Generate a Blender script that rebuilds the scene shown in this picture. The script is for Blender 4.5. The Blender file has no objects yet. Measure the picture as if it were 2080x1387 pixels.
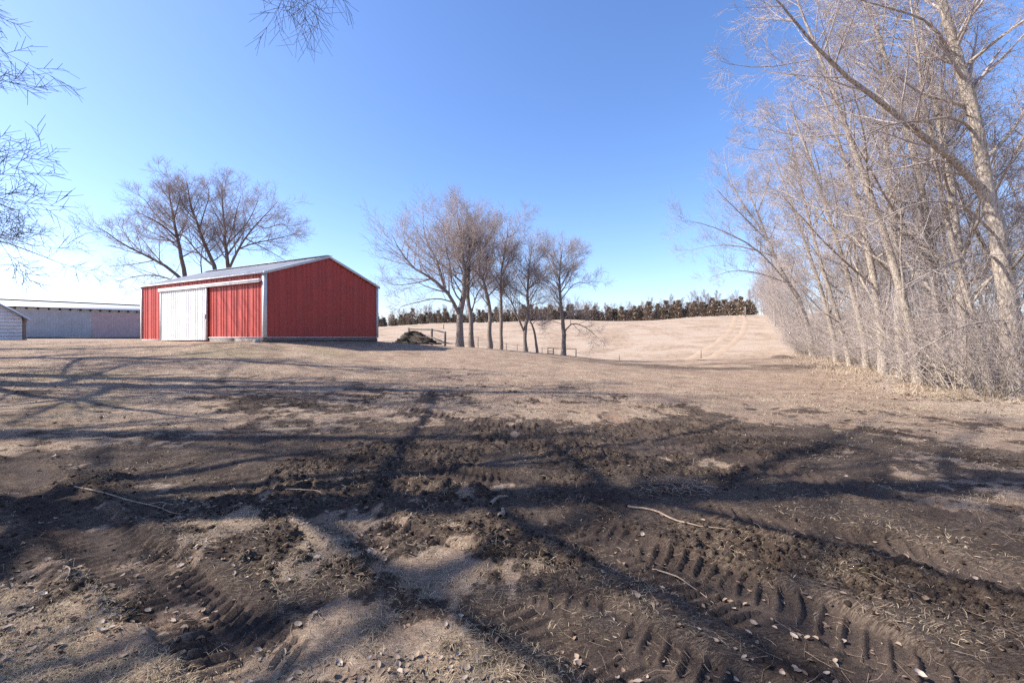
import bpy, math
import numpy as np
from mathutils import Vector

# ------------------------------------------------------------------ camera, sky, sun, exposure
scene = bpy.context.scene
EYE = 1.6
FPX, HOR, CX = 890.0, 685.0, 1040.0          # focal length in photo pixels, horizon row, centre column
cam_data = bpy.data.cameras.new('camera')
cam_data.sensor_fit = 'HORIZONTAL'; cam_data.sensor_width = 36.0
cam_data.lens = FPX / 2080.0 * 36.0
cam_data.shift_y = -(693.5 - HOR) / 2080.0
cam_data.clip_start = 0.05; cam_data.clip_end = 6000.0
cam = bpy.data.objects.new('camera', cam_data)
scene.collection.objects.link(cam)
cam.location = (0, 0, EYE); cam.rotation_euler = (math.radians(90), 0, 0)
scene.camera = cam

SUN_EL = math.radians(40.0)
SUN_AZ = math.atan2(-0.985, -0.10)            # direction towards the sun, measured from +Y towards +X
world = bpy.data.worlds.new('World'); scene.world = world; world.use_nodes = True
wn, wl = world.node_tree.nodes, world.node_tree.links
sky = wn.new('ShaderNodeTexSky'); sky.sky_type = 'NISHITA'; sky.sun_disc = False
sky.sun_elevation = SUN_EL; sky.sun_rotation = SUN_AZ
sky.altitude = 300; sky.air_density = 1.0; sky.dust_density = 1.1; sky.ozone_density = 4.5
bg = wn['Background']; bg.inputs['Strength'].default_value = 0.138
hs_ = wn.new('ShaderNodeHueSaturation'); hs_.inputs['Saturation'].default_value = 1.10
tn_ = wn.new('ShaderNodeMix'); tn_.data_type = 'RGBA'; tn_.blend_type = 'MULTIPLY'; tn_.inputs[0].default_value = 1.0; tn_.inputs[7].default_value = (1.04, 0.945, 1.02, 1)
wl.new(sky.outputs['Color'], hs_.inputs['Color']); wl.new(hs_.outputs['Color'], tn_.inputs[6]); wl.new(tn_.outputs[2], bg.inputs['Color'])

sun_data = bpy.data.lights.new('sun', 'SUN')
sun_data.energy = 5.0; sun_data.angle = math.radians(0.53); sun_data.color = (1.0, 0.93, 0.83)
sun = bpy.data.objects.new('sun', sun_data); scene.collection.objects.link(sun)
sdir = Vector((math.sin(SUN_AZ) * math.cos(SUN_EL), math.cos(SUN_AZ) * math.cos(SUN_EL), math.sin(SUN_EL)))
sun.rotation_euler = (-sdir).to_track_quat('-Z', 'Y').to_euler()
sun.location = (-30, -5, 40)
scene.view_settings.view_transform = 'Standard'; scene.view_settings.look = 'None'
scene.view_settings.exposure = 1.06; scene.view_settings.gamma = 1.0
scene.view_settings.use_curve_mapping = False
scene.cycles.max_bounces = 5; scene.cycles.diffuse_bounces = 3; scene.cycles.glossy_bounces = 2
scene.cycles.use_denoising = False; scene.cycles.use_adaptive_sampling = False

C = scene.collection
rng = np.random.default_rng(7)

# ------------------------------------------------------------------ helpers: objects
def tag(o, label=None, cat=None, group=None, kind=None):
    if label: o['label'] = label
    if cat: o['category'] = cat
    if group: o['group'] = group
    if kind: o['kind'] = kind
    return o

def empty(name, loc=(0, 0, 0), rz=0.0):
    o = bpy.data.objects.new(name, None); o.empty_display_size = 0.2
    C.objects.link(o); o.location = loc; o.rotation_euler = (0, 0, rz)
    return o

def mesh_np(name, verts, quads=None, tris=None, smooth=False):
    me = bpy.data.meshes.new(name)
    verts = np.ascontiguousarray(verts, dtype=np.float32).reshape(-1, 3)
    nq = 0 if quads is None else len(quads); nt = 0 if tris is None else len(tris)
    me.vertices.add(len(verts)); me.vertices.foreach_set('co', verts.ravel())
    lv, st, ct = [], [], []
    if nq:
        lv.append(np.asarray(quads, dtype=np.int32).ravel()); st.append(np.arange(nq, dtype=np.int32) * 4); ct.append(np.full(nq, 4, dtype=np.int32))
    if nt:
        lv.append(np.asarray(tris, dtype=np.int32).ravel()); st.append(nq * 4 + np.arange(nt, dtype=np.int32) * 3); ct.append(np.full(nt, 3, dtype=np.int32))
    lv = np.concatenate(lv); st = np.concatenate(st)
    me.loops.add(len(lv)); me.loops.foreach_set('vertex_index', lv)
    me.polygons.add(nq + nt); me.polygons.foreach_set('loop_start', st)
    if smooth: me.polygons.foreach_set('use_smooth', np.ones(nq + nt, dtype=bool))
    me.update(calc_edges=True); me.validate()
    return me

def obj(name, me, m=None, parent=None, loc=None):
    o = bpy.data.objects.new(name, me); C.objects.link(o)
    if m is not None and len(me.materials) == 0: me.materials.append(m)
    if parent is not None: o.parent = parent
    if loc is not None: o.location = loc
    return o

def copy_tree(o, parent=None):
    c = o.copy(); C.objects.link(c); c.parent = parent
    for ch in list(o.children): copy_tree(ch, c)
    return c

class MB:
    """collects boxes and prisms into one mesh"""
    def __init__(s): s.v = []; s.q = []; s.t = []
    def box(s, a, b):
        (x0, y0, z0), (x1, y1, z1) = a, b
        n = len(s.v)
        s.v += [(x0,y0,z0),(x1,y0,z0),(x1,y1,z0),(x0,y1,z0),(x0,y0,z1),(x1,y0,z1),(x1,y1,z1),(x0,y1,z1)]
        s.q += [(n,n+3,n+2,n+1),(n+4,n+5,n+6,n+7),(n,n+1,n+5,n+4),(n+1,n+2,n+6,n+5),(n+2,n+3,n+7,n+6),(n+3,n,n+4,n+7)]
        return s
    def hexa(s, pts):
        n = len(s.v); s.v += [tuple(p) for p in pts]
        s.q += [(n,n+3,n+2,n+1),(n+4,n+5,n+6,n+7),(n,n+1,n+5,n+4),(n+1,n+2,n+6,n+5),(n+2,n+3,n+7,n+6),(n+3,n,n+4,n+7)]
        return s
    def beam(s, a, b, w, h, up=(0, 0, 1)):
        a = Vector(a); b = Vector(b); d = (b - a).normalized()
        sx = d.cross(Vector(up)).normalized() * (w / 2); sz = sx.cross(d).normalized() * (h / 2)
        return s.hexa([a - sx - sz, a + sx - sz, b + sx - sz, b - sx - sz, a - sx + sz, a + sx + sz, b + sx + sz, b - sx + sz])
    def build(s, name, m, parent=None, bevel=0.0):
        me = mesh_np(name, np.array(s.v), s.q, s.t or None)
        o = obj(name, me, m, parent)
        if bevel:
            b = o.modifiers.new('bevel', 'BEVEL'); b.width = bevel; b.segments = 1
        return o

# ------------------------------------------------------------------ helpers: noise
def _hash(ix, iy, seed):
    h = (ix.astype(np.int64) * 374761393 + iy.astype(np.int64) * 668265263 + seed * 2246822519) & 0xFFFFFFFF
    h = ((h ^ (h >> 13)) * 1274126177) & 0xFFFFFFFF
    h = (h ^ (h >> 16)) & 0xFFFFFFFF
    return h.astype(np.float64) / 4294967295.0
def vnoise(x, y, seed=0):
    ix = np.floor(x); iy = np.floor(y); fx = x - ix; fy = y - iy
    fx = fx * fx * fx * (fx * (fx * 6 - 15) + 10); fy = fy * fy * fy * (fy * (fy * 6 - 15) + 10)
    a = _hash(ix, iy, seed); b = _hash(ix + 1, iy, seed); c = _hash(ix, iy + 1, seed); d = _hash(ix + 1, iy + 1, seed)
    return (a * (1 - fx) + b * fx) * (1 - fy) + (c * (1 - fx) + d * fx) * fy
def fbm(x, y, seed=0, octv=4, gain=0.5):
    s = np.zeros_like(x); a = 1.0; t = 0.0; ang = 0.6
    for o in range(octv):
        s += a * vnoise(x, y, seed + o * 17); t += a; a *= gain
        x, y = (x * math.cos(ang) - y * math.sin(ang)) * 2.03 + 3.7, (x * math.sin(ang) + y * math.cos(ang)) * 2.03 - 1.9
    return s / t
def sstep(a, b, x):
    t = np.clip((x - a) / (b - a), 0, 1); return t * t * (3 - 2 * t)

# ------------------------------------------------------------------ materials
def nodes_mat(name):
    m = bpy.data.materials.new(name); m.use_nodes = True
    nt = m.node_tree; b = nt.nodes['Principled BSDF']
    return m, nt, b
def N(nt, kind, **kw):
    n = nt.nodes.new(kind)
    for k, v in kw.items(): setattr(n, k, v)
    return n
def noise(nt, vec, scale, detail=4, rough=0.55, w=None):
    n = N(nt, 'ShaderNodeTexNoise'); n.inputs['Scale'].default_value = scale
    n.inputs['Detail'].default_value = detail; n.inputs['Roughness'].default_value = rough
    if vec is not None: nt.links.new(vec, n.inputs['Vector'])
    return n.outputs['Fac']
def ramp(nt, fac, stops, interp='LINEAR'):
    r = N(nt, 'ShaderNodeValToRGB'); cr = r.color_ramp; cr.interpolation = interp
    while len(cr.elements) < len(stops): cr.elements.new(0.5)
    for e, (p, c) in zip(cr.elements, stops):
        e.position = p; e.color = (c, c, c, 1) if isinstance(c, (int, float)) else (*c, 1)
    nt.links.new(fac, r.inputs['Fac']); return r.outputs['Color']
def mix(nt, fac, a, b, mode='MIX'):
    m = N(nt, 'ShaderNodeMix', data_type='RGBA', blend_type=mode)
    def put(s, v):
        if isinstance(v, (int, float)): s.default_value = v
        elif isinstance(v, tuple): s.default_value = (*v, 1)
        else: nt.links.new(v, s)
    put(m.inputs[0], fac); put(m.inputs[6], a); put(m.inputs[7], b)
    return m.outputs[2]
def math_n(nt, op, a, b=None, clamp=False):
    m = N(nt, 'ShaderNodeMath', operation=op, use_clamp=clamp)
    for i, v in enumerate((a, b)):
        if v is None: continue
        if isinstance(v, (int, float)): m.inputs[i].default_value = v
        else: nt.links.new(v, m.inputs[i])
    return m.outputs[0]
def bump(nt, b, height, strength=0.3, dist=0.01, prev=None):
    n = N(nt, 'ShaderNodeBump'); n.inputs['Strength'].default_value = strength; n.inputs['Distance'].default_value = dist
    nt.links.new(height, n.inputs['Height'])
    if prev is not None: nt.links.new(prev, n.inputs['Normal'])
    nt.links.new(n.outputs['Normal'], b.inputs['Normal']); return n.outputs['Normal']
def ocoord(nt): return N(nt, 'ShaderNodeTexCoord').outputs['Object']
def gcoord(nt): return N(nt, 'ShaderNodeNewGeometry').outputs['Position']

def paint(name, col, rough=0.5, dirt=0.25, dirt_col=(0.16, 0.12, 0.09), spec=0.4, metallic=0.0):
    m, nt, b = nodes_mat(name)
    g = gcoord(nt)
    n1 = noise(nt, g, 1.3, 5); n2 = noise(nt, g, 14.0, 4)
    mp = N(nt, 'ShaderNodeMapping'); mp.inputs['Scale'].default_value = (9, 9, 0.7); nt.links.new(g, mp.inputs['Vector'])
    n3 = noise(nt, mp.outputs[0], 1.0, 4)
    c = mix(nt, ramp(nt, n1, [(0.3, 0.0), (0.7, 1.0)]), tuple(x * 0.86 for x in col), tuple(min(1, x * 1.08) for x in col))
    f = math_n(nt, 'MULTIPLY', ramp(nt, n3, [(0.5, 0.0), (0.8, 1.0)]), dirt)
    c = mix(nt, f, c, dirt_col)
    f2 = math_n(nt, 'MULTIPLY', ramp(nt, n2, [(0.62, 0.0), (0.75, 1.0)]), dirt * 0.5)
    c = mix(nt, f2, c, dirt_col)
    nt.links.new(c, b.inputs['Base Color'])
    nt.links.new(ramp(nt, n1, [(0.2, rough - 0.08), (0.8, rough + 0.1)]), b.inputs['Roughness'])
    b.inputs['Specular IOR Level'].default_value = spec; b.inputs['Metallic'].default_value = metallic
    bump(nt, b, n2, 0.06, 0.01)
    return m

def bark(name, dark, light, lichen=None, scale=6.0):
    m, nt, b = nodes_mat(name)
    o = ocoord(nt)
    mp = N(nt, 'ShaderNodeMapping'); mp.inputs['Scale'].default_value = (1, 1, 0.25); nt.links.new(o, mp.inputs['Vector'])
    n1 = noise(nt, mp.outputs[0], scale * 4, 5, 0.65); n2 = noise(nt, o, 1.1, 3)
    c = mix(nt, ramp(nt, n1, [(0.36, 0.0), (0.62, 1.0)]), dark, light)
    c = mix(nt, ramp(nt, n2, [(0.35, 0.0), (0.75, 0.35)]), c, tuple(x * 0.7 for x in light))
    if lichen:
        n3 = noise(nt, o, 5.5, 4, 0.7)
        c = mix(nt, ramp(nt, n3, [(0.60, 0.0), (0.70, 0.75)]), c, lichen)
    nt.links.new(c, b.inputs['Base Color']); b.inputs['Roughness'].default_value = 0.9
    b.inputs['Specular IOR Level'].default_value = 0.13
    bump(nt, b, n1, 0.8, 0.03)
    return m

def wood(name, dark, light):
    m, nt, b = nodes_mat(name)
    g = ocoord(nt)
    n1 = noise(nt, g, 9.0, 6, 0.7); n2 = noise(nt, g, 40.0, 3)
    c = mix(nt, ramp(nt, n1, [(0.3, 0.0), (0.7, 1.0)]), dark, light)
    c = mix(nt, ramp(nt, n2, [(0.55, 0.0), (0.75, 0.5)]), c, tuple(x * 0.5 for x in dark))
    nt.links.new(c, b.inputs['Base Color']); b.inputs['Roughness'].default_value = 0.85
    bump(nt, b, n1, 0.5, 0.01)
    return m

def leafy(name, cols, rough=0.8):
    m, nt, b = nodes_mat(name)
    r = N(nt, 'ShaderNodeNewGeometry').outputs['Random Per Island']
    n = len(cols)
    c = ramp(nt, r, [(i / max(1, n - 1), cc) for i, cc in enumerate(cols)])
    nt.links.new(c, b.inputs['Base Color']); b.inputs['Roughness'].default_value = rough
    b.inputs['Specular IOR Level'].default_value = 0.2
    return m

M = {}
M['red'] = paint('red_siding', (0.40, 0.056, 0.042), 0.5, 0.07, (0.24, 0.07, 0.05))
M['white'] = paint('white_paint', (0.80, 0.80, 0.79), 0.5, 0.10)
M['trim'] = paint('white_trim', (0.60, 0.60, 0.60), 0.5, 0.15)
M['roof'] = paint('grey_roof', (0.33, 0.34, 0.36), 0.42, 0.25, (0.2, 0.17, 0.14), 0.5, 0.25)
M['galv'] = paint('galvanised_wall', (0.40, 0.395, 0.41), 0.5, 0.3, (0.28, 0.22, 0.19), 0.4, 0.1)
M['galv_pink'] = paint('faded_pinkish_wall', (0.47, 0.345, 0.345), 0.55, 0.3, (0.30, 0.2, 0.17))
M['roof_pale'] = paint('pale_roof', (0.47, 0.475, 0.49), 0.45, 0.2, (0.4, 0.36, 0.33), 0.5, 0.15)
M['dark'] = paint('painted_gap_shade', (0.03, 0.028, 0.027), 0.8, 0.1)  # near-black colour standing in for the shade inside the vent gaps
M['rust'] = paint('dark_metal', (0.09, 0.075, 0.065), 0.6, 0.3)
M['wood_grey'] = wood('weathered_wood', (0.10, 0.085, 0.07), (0.26, 0.23, 0.20))
M['wood_dark'] = wood('dark_boards', (0.022, 0.02, 0.018), (0.075, 0.068, 0.062))
M['wood_brown'] = wood('brown_boards', (0.09, 0.06, 0.045), (0.2, 0.14, 0.11))
M['stone'] = wood('stone', (0.2, 0.18, 0.16), (0.36, 0.33, 0.3))
M['bark_row'] = bark('brown_grey_bark', (0.11, 0.09, 0.076), (0.33, 0.275, 0.235))
M['twig_row'] = bark('pinkish_brown_twigs', (0.30, 0.245, 0.225), (0.48, 0.40, 0.37))
M['bark_barn'] = bark('reddish_brown_bark', (0.085, 0.062, 0.05), (0.24, 0.19, 0.16))
M['twig_barn'] = bark('brown_twigs', (0.24, 0.19, 0.175), (0.40, 0.325, 0.30))
M['bark_wood'] = bark('pale_tan_bark', (0.14, 0.115, 0.09), (0.50, 0.43, 0.36), (0.33, 0.25, 0.06))
M['twig_wood'] = bark('pale_grey_twigs', (0.27, 0.225, 0.205), (0.47, 0.405, 0.37))
M['bark_left'] = bark('dark_grey_bark', (0.07, 0.055, 0.045), (0.2, 0.165, 0.14))
M['twig_left'] = bark('dark_twigs', (0.07, 0.055, 0.048), (0.16, 0.125, 0.11))
M['twig_far'] = bark('far_mauve_twigs', (0.22, 0.165, 0.155), (0.34, 0.265, 0.25))
M['cedar'] = leafy('cedar_foliage', [(0.21, 0.165, 0.11), (0.33, 0.25, 0.205), (0.18, 0.16, 0.105), (0.40, 0.31, 0.27)])
M['blade'] = leafy('dead_grass', [(0.25, 0.185, 0.12), (0.34, 0.26, 0.175), (0.17, 0.12, 0.085), (0.42, 0.34, 0.24), (0.19, 0.17, 0.08), (0.28, 0.2, 0.14)])
M['straw'] = leafy('pale_straw', [(0.40, 0.31, 0.22), (0.50, 0.41, 0.31), (0.34, 0.25, 0.17), (0.55, 0.46, 0.36)])
M['leaf'] = leafy('dead_leaves', [(0.20, 0.14, 0.095), (0.31, 0.235, 0.175), (0.13, 0.085, 0.06), (0.40, 0.325, 0.265), (0.17, 0.115, 0.08), (0.25, 0.17, 0.12)])
M['stick'] = wood('dry_stick', (0.15, 0.10, 0.07), (0.36, 0.27, 0.195))

# ------------------------------------------------------------------ terrain height
CTRL = np.array([   # x, y, height relative to the eye
    (0,0,-1.6),(-4,2,-1.6),(4,2,-1.6),(-9,3,-1.55),(9,3,-1.63),(0,6,-1.58),(-8,8,-1.36),(8,8,-1.62),(-16,8,-1.1),(15,12,-1.64),(24,14,-1.6),
    (0,-15,-1.6),(-30,-15,-1.2),(30,-15,-1.6),(-26,12,-.75),
    (-12,14,-.88),(0,14,-1.42),(8,17,-1.66),(-17,20,-.45),(-6,20,-.86),(2,24,-1.22),(9,28,-1.75),(19,24,-1.66),
    (-11.7,20.7,-.24),(-8.3,27.1,-.27),(-22.4,26.5,-.17),(-19,33,-.2),(-34,32,-.22),(-40,36,-.24),(-60,58,-.2),(-58,69,-.2),(-90,60,-.2),(-60,30,-.3),
    (-6,30,-.52),(-4,33,-.70),(-1.5,36,-1.02),(.8,38.5,-1.30),(4.8,40,-1.71),(9,36,-1.95),(16,34,-1.8),(28,38,-1.65),
    (-6,44,-1.9),(2,50,-2.6),(12,48,-2.62),(22,50,-2.2),(34,52,-1.5),(-24,50,-1.2),(-30,75,-.2),
    (-6,80,.6),(16,80,.9),(34,80,1.4),(52,84,2.6),(46,70,.6),
    (-39,128,3.0),(-22,128,4.1),(-6,128,4.3),(17,130,5.25),(33,132,4.3),(53,128,5.9),(66,118,6.0),(85,112,6.4),(70,70,1.0),(60,40,-1.2),
    (-39,150,3.3),(0,160,4.3),(50,160,5.6),(100,150,6.0),(-120,130,-.2),(130,90,2.5),
    (0,400,2),(-300,350,-1),(300,300,4),(-300,0,-1),(300,0,-1),(0,-300,-2),(-600,900,-2),(600,900,2),(0,1500,0),(1000,0,0),(-1000,0,-1),(0,-1000,-2)], dtype=float)
def _tps_k(r2): return np.where(r2 > 1e-9, 0.5 * r2 * np.log(np.maximum(r2, 1e-9)), 0.0)
_n = len(CTRL)
_d2 = ((CTRL[:, None, :2] - CTRL[None, :, :2]) ** 2).sum(-1)
_K = _tps_k(np.sqrt(_d2 + 9.0) ** 1.0 * 1.0) if False else np.sqrt(_d2 + 4.0)
_P = np.c_[np.ones(_n), CTRL[:, :2]]
_A = np.block([[_K, _P], [_P.T, np.zeros((3, 3))]])
_w = np.linalg.solve(_A, np.r_[CTRL[:, 2], 0, 0, 0])
def base_h(x, y):
    x = np.asarray(x, float); y = np.asarray(y, float); sh = x.shape
    xf, yf = x.ravel(), y.ravel(); out = np.empty(len(xf))
    for i in range(0, len(xf), 100000):
        a, b = xf[i:i+100000], yf[i:i+100000]
        r = np.sqrt((a[:, None] - CTRL[:, 0]) ** 2 + (b[:, None] - CTRL[:, 1]) ** 2 + 4.0)
        out[i:i+100000] = r @ _w[:_n] + _w[_n] + _w[_n+1] * a + _w[_n+2] * b
    return out.reshape(sh) + EYE
def gz(x, y): return float(base_h(np.array([x]), np.array([y]))[0])
def PX(px, py, Y): return np.array([(px - CX) / FPX * Y, Y, EYE + (HOR - py) / FPX * Y])

# ------------------------------------------------------------------ ground: masks and fine relief
TRACKS = [  # centre line, half width, lug spacing, depth
    ([(-6.2, 5.4), (-4.6, 4.35), (-3.27, 3.47), (-1.65, 2.43), (-0.6, 1.7)], 0.25, 0.095, 0.05),
    ([(-1.6, 4.0), (-0.35, 3.0), (0.28, 2.54), (0.78, 2.06), (1.2, 1.5)], 0.30, 0.10, 0.05),
    ([(0.4, 3.9), (1.1, 3.1), (1.51, 2.6), (1.86, 2.06), (2.1, 1.5)], 0.34, 0.105, 0.055),
    ([(-1.0, 5.2), (1.1, 4.25), (2.47, 3.6), (3.1, 3.06), (3.6, 2.5)], 0.25, 0.095, 0.045),
    ([(1.9, 8.5), (2.6, 6.2), (3.6, 4.6), (4.6, 3.6), (5.6, 2.9)], 0.25, 0.14, 0.035),
    ([(-3.0, 9.5), (-0.6, 7.9), (1.2, 6.9), (3.4, 5.7), (6.0, 4.9)], 0.25, 0.14, 0.03),
]
def smooth_line(pts, n=60):
    p = np.array(pts, float)
    t = np.r_[0, np.cumsum(np.linalg.norm(np.diff(p, axis=0), axis=1))]; t /= t[-1]
    # Catmull-Rom through the control points
    out = []
    for u in np.linspace(0, 1, n):
        i = min(max(np.searchsorted(t, u) - 1, 0), len(p) - 2)
        f = (u - t[i]) / max(1e-9, t[i+1] - t[i])
        p0 = p[max(i-1, 0)]; p1 = p[i]; p2 = p[i+1]; p3 = p[min(i+2, len(p)-1)]
        out.append(0.5 * ((2*p1) + (-p0+p2)*f + (2*p0-5*p1+4*p2-p3)*f*f + (-p0+3*p1-3*p2+p3)*f**3))
    return np.array(out)
def line_dist(x, y, pts):
    """signed lateral offset and length along a polyline"""
    best = np.full(x.shape, 1e9); lat = np.zeros(x.shape); along = np.zeros(x.shape); s0 = 0.0
    for a, b in zip(pts[:-1], pts[1:]):
        d = b - a; L = float(np.hypot(*d[:2])); ux, uy = d[0]/L, d[1]/L
        rx, ry = x - a[0], y - a[1]
        t = np.clip(rx*ux + ry*uy, 0, L); qx, qy = rx - t*ux, ry - t*uy
        dd = np.hypot(qx, qy); m = dd < best
        best[m] = dd[m]; lat[m] = (ux*ry - uy*rx)[m]; along[m] = (s0 + t)[m]; s0 += L
    return best, lat, along
def blob(x, y, cx, cy, rx, ry): return np.exp(-(((x-cx)/rx)**2 + ((y-cy)/ry)**2))

def masks(x, y):
    """mud, clod and green masks of the yard"""
    n1 = fbm(x*0.55, y*0.55, 3, 4); n2 = fbm(x*2.1, y*2.1, 9, 4, 0.6)
    b = 1.10 - np.sqrt(((x + 0.2)/9.5)**2 + ((y - 3.6)/8.6)**2)
    n4 = fbm(x*6.5, y*6.5, 15, 3, 0.6)
    mud = b*1.12 + (n1-0.5)*1.7 + (n2-0.5)*2.4 + (n4-0.5)*1.5
    mud += 0.55*blob(x, y, 1.9, 2.5, 1.6, 0.9) + 0.5*blob(x, y, 2.5, 4.0, 2.2, 0.9) + 0.45*blob(x, y, -1.7, 5.4, 2.4, 1.2) + 0.35*blob(x, y, -3.4, 3.6, 1.3, 0.8)
    mud += 0.5*blob(x, y, 0.6, 7.0, 2.6, 0.8) + 0.45*blob(x, y, -5.5, 9.6, 2.2, 0.8) + 0.55*blob(x, y, -4.6, 5.3, 2.8, 1.3) + 0.35*blob(x, y, 4.6, 6.4, 2.6, 1.4)
    for cx, cy, rx, ry, a in [(-2.6,2.15,1.0,0.45,1.5),(-0.55,2.15,0.8,0.32,1.2),(-1.6,3.75,0.9,0.4,0.9),(-0.2,3.0,0.8,0.28,0.8),(-0.1,4.6,1.0,0.35,0.7),(-4.0,4.7,1.6,0.5,0.6),(5.2,4.6,1.3,1.2,0.8),(1.0,9.0,2.2,0.8,0.5)]:
        mud -= a*blob(x, y, cx, cy, rx, ry)
    mud = sstep(0.15, 0.75, mud)
    n3 = fbm(x*0.9+11, y*0.9, 21, 3)
    cl = sstep(0.48, 0.68, n3 + 0.30*blob(x,y,-1.6,5.5,1.6,0.9) + 0.28*blob(x,y,-3.0,4.0,1.0,0.5) + 0.22*blob(x,y,0.9,6.9,2.0,0.5) + 0.25*blob(x,y,-5.3,9.3,2.2,0.6)) * mud
    gr = sstep(0.56, 0.78, fbm(x*0.35+40, y*0.35, 33, 4)) * sstep(-2, -8, x) * sstep(5, 8, y)
    return mud, cl, gr
TRK = [(smooth_line(p), hw, sp, dp) for p, hw, sp, dp in TRACKS]
def relief(x, y, mud, cl):
    fade = sstep(26, 10, np.hypot(x, y))
    z = (fbm(x*0.9, y*0.9, 51, 3) - 0.5) * 0.10 * sstep(60, 15, np.hypot(x, y))
    g = np.abs(fbm(x*9, y*9, 61, 3) - 0.5) * 2
    z += fade * (0.030*(fbm(x*4, y*4, 71, 3)-0.5) + (1-mud)*0.022*(fbm(x*16, y*16, 81, 3, 0.6)-0.5))
    c1 = 1 - np.abs(vnoise(x*6, y*6, 91)*2-1); c2 = 1 - np.abs(vnoise(x*13.3+5, y*13.3, 92)*2-1); c3 = vnoise(x*27, y*27, 93)
    z += fade * cl * (0.055*(c1-0.4) * vnoise(x*2.3, y*2.3, 95) * 1.6 + 0.042*(c2-0.45) + 0.042*(c3-0.5))
    z += fade * mud * (0.034*(fbm(x*12, y*12, 97, 4, 0.75)-0.5) - 0.015)
    tr = np.zeros_like(x)
    for pts, hw, sp, dp in TRK:
        lo = pts.min(0) - 0.8; hi = pts.max(0) + 0.8
        m = (x > lo[0]) & (x < hi[0]) & (y > lo[1]) & (y < hi[1])
        if not m.any(): continue
        xm, ym = x[m], y[m]
        d, lat, al = line_dist(xm, ym, pts)
        d = d + 0.09*(fbm(xm*5, ym*5, 121, 2) - 0.5)
        brk = sstep(0.28, 0.42, fbm(xm*1.3, ym*1.3, 131 + int(sp*1000), 2))
        ins = sstep(hw, hw-0.05, d) * brk
        ph = al/sp + np.abs(lat)/hw*0.95 + np.where(lat > 0, 0.5, 0.0) + 0.7*(fbm(xm*3.5, ym*3.5, 141, 2)-0.5)
        ph = ph - np.floor(ph)
        lug = sstep(.03, .11, ph)*sstep(.34, .25, ph) * sstep(0.01, 0.04, np.abs(lat)) * (0.1+1.6*fbm(xm*4, ym*4, 145, 2))
        berm = np.exp(-((d-hw-0.06)/0.06)**2) * brk
        keep = 1 - 0.75*ins
        z[m] = z[m]*keep + ins*(-dp*.75 + 0.030*lug) + berm*0.03*(0.4+fbm(xm*7, ym*7, 151, 2))
        tr[m] = np.maximum(tr[m], ins)
    return z, tr

def in_track(x, y):
    o = np.zeros(x.shape)
    for pts, hw, sp, dp in TRK:
        d, lat, al = line_dist(x, y, pts); o = np.maximum(o, sstep(hw+.02, hw-.06, d))
    return o
def axis(fine0, fine1, step, grow, far, neg_far):
    mid = list(np.arange(fine0, fine1, step))
    up, s, v = [], step, fine1
    while v < far: up.append(v); s = min(s*grow, 60); v += s
    dn, s, v = [], step, fine0
    while v > neg_far: s = min(s*grow, 60); v -= s; dn.append(v)
    return np.array(dn[::-1] + mid + up)
gx = axis(-2.8, 2.8, 0.0195, 1.0225, 1800, -1800)
gyl, v = [], 1.7
while v < 12: gyl.append(v); v += 0.0092*(v/2)**1.5
s = 0.0092*(6)**1.5
while v < 2400: gyl.append(v); s = min(s*1.024, 50); v += s
s = 0.03; v = 1.7; dn = []
while v > -1200: s = min(s*1.16, 60); v -= s; dn.append(v)
gy = np.array(dn[::-1] + gyl)
GX, GY = np.meshgrid(gx, gy)
shp = GX.shape
H0 = base_h(GX, GY)
mud, cl, gr = masks(GX.ravel(), GY.ravel())
near = sstep(40, 22, np.hypot(GX, GY)).ravel(); mud *= near; cl *= near
rel, trk = relief(GX.ravel(), GY.ravel(), mud, cl)
Z = H0.ravel() + rel
nx, ny = len(gx), len(gy)
ii = (np.arange(ny-1)[:, None]*nx + np.arange(nx-1)[None, :]).ravel()
quads = np.stack([ii, ii+1, ii+1+nx, ii+nx], 1)
gme = mesh_np('ground', np.stack([GX.ravel(), GY.ravel(), Z], 1), quads, smooth=True)
EDGE = np.array([(11.5,9.0),(12.6,12.0),(14.6,15.5),(18.2,23.0),(22.5,31.0),(28.5,43.0),(37,58),(48,80),(60,102),(70,122),(80,150)])
xr, yr = GX.ravel(), GY.ravel()
dE, latE, _ = line_dist(xr, yr, EDGE)
sE = np.where(latE < 0, dE, -dE)                        # positive inside the wood
litter = sstep(-3.0, 0.5, sE + 2.4*(fbm(xr*0.5, yr*0.5, 201, 3)-0.5)) * (yr > 2)
field = sstep(0, 6, yr - (44 + 0.12*xr) + 3*(fbm(xr*0.2, yr*0.2, 211, 3)-0.5))
damp = np.clip(blob(xr, yr, 10.5, 26.5, 7.5, 4.6)*1.5 + blob(xr, yr, 21, 38, 7, 4)*0.9 + blob(xr, yr, 14, 26, 7, 2.2)*0.55, 0, 1) * sstep(0.34, 0.58, fbm(xr*0.35, yr*0.5, 221, 4, 0.6))
def attr(me, name, *ch):
    a = me.color_attributes.new(name, 'FLOAT_COLOR', 'POINT')
    d = np.ones((len(me.vertices), 4), np.float32)
    for i, c in enumerate(ch): d[:, i] = c
    a.data.foreach_set('color', d.ravel())
attr(gme, 'yard', mud, np.maximum(cl, 0), gr)
attr(gme, 'land', litter, field, damp)
attr(gme, 'marks', trk, np.clip(1.25-np.sqrt(((xr+.2)/9.5)**2+((yr-3.6)/8.5)**2), 0, 1)*1.0,
     np.clip(blob(xr, yr, 6, 14, 8, 9)*1.3*sstep(.25, .6, fbm(xr*.45, yr*.45, 231, 4, .6)) + blob(xr, yr, -3, 13, 6, 4)*.6, 0, 1))

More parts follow.
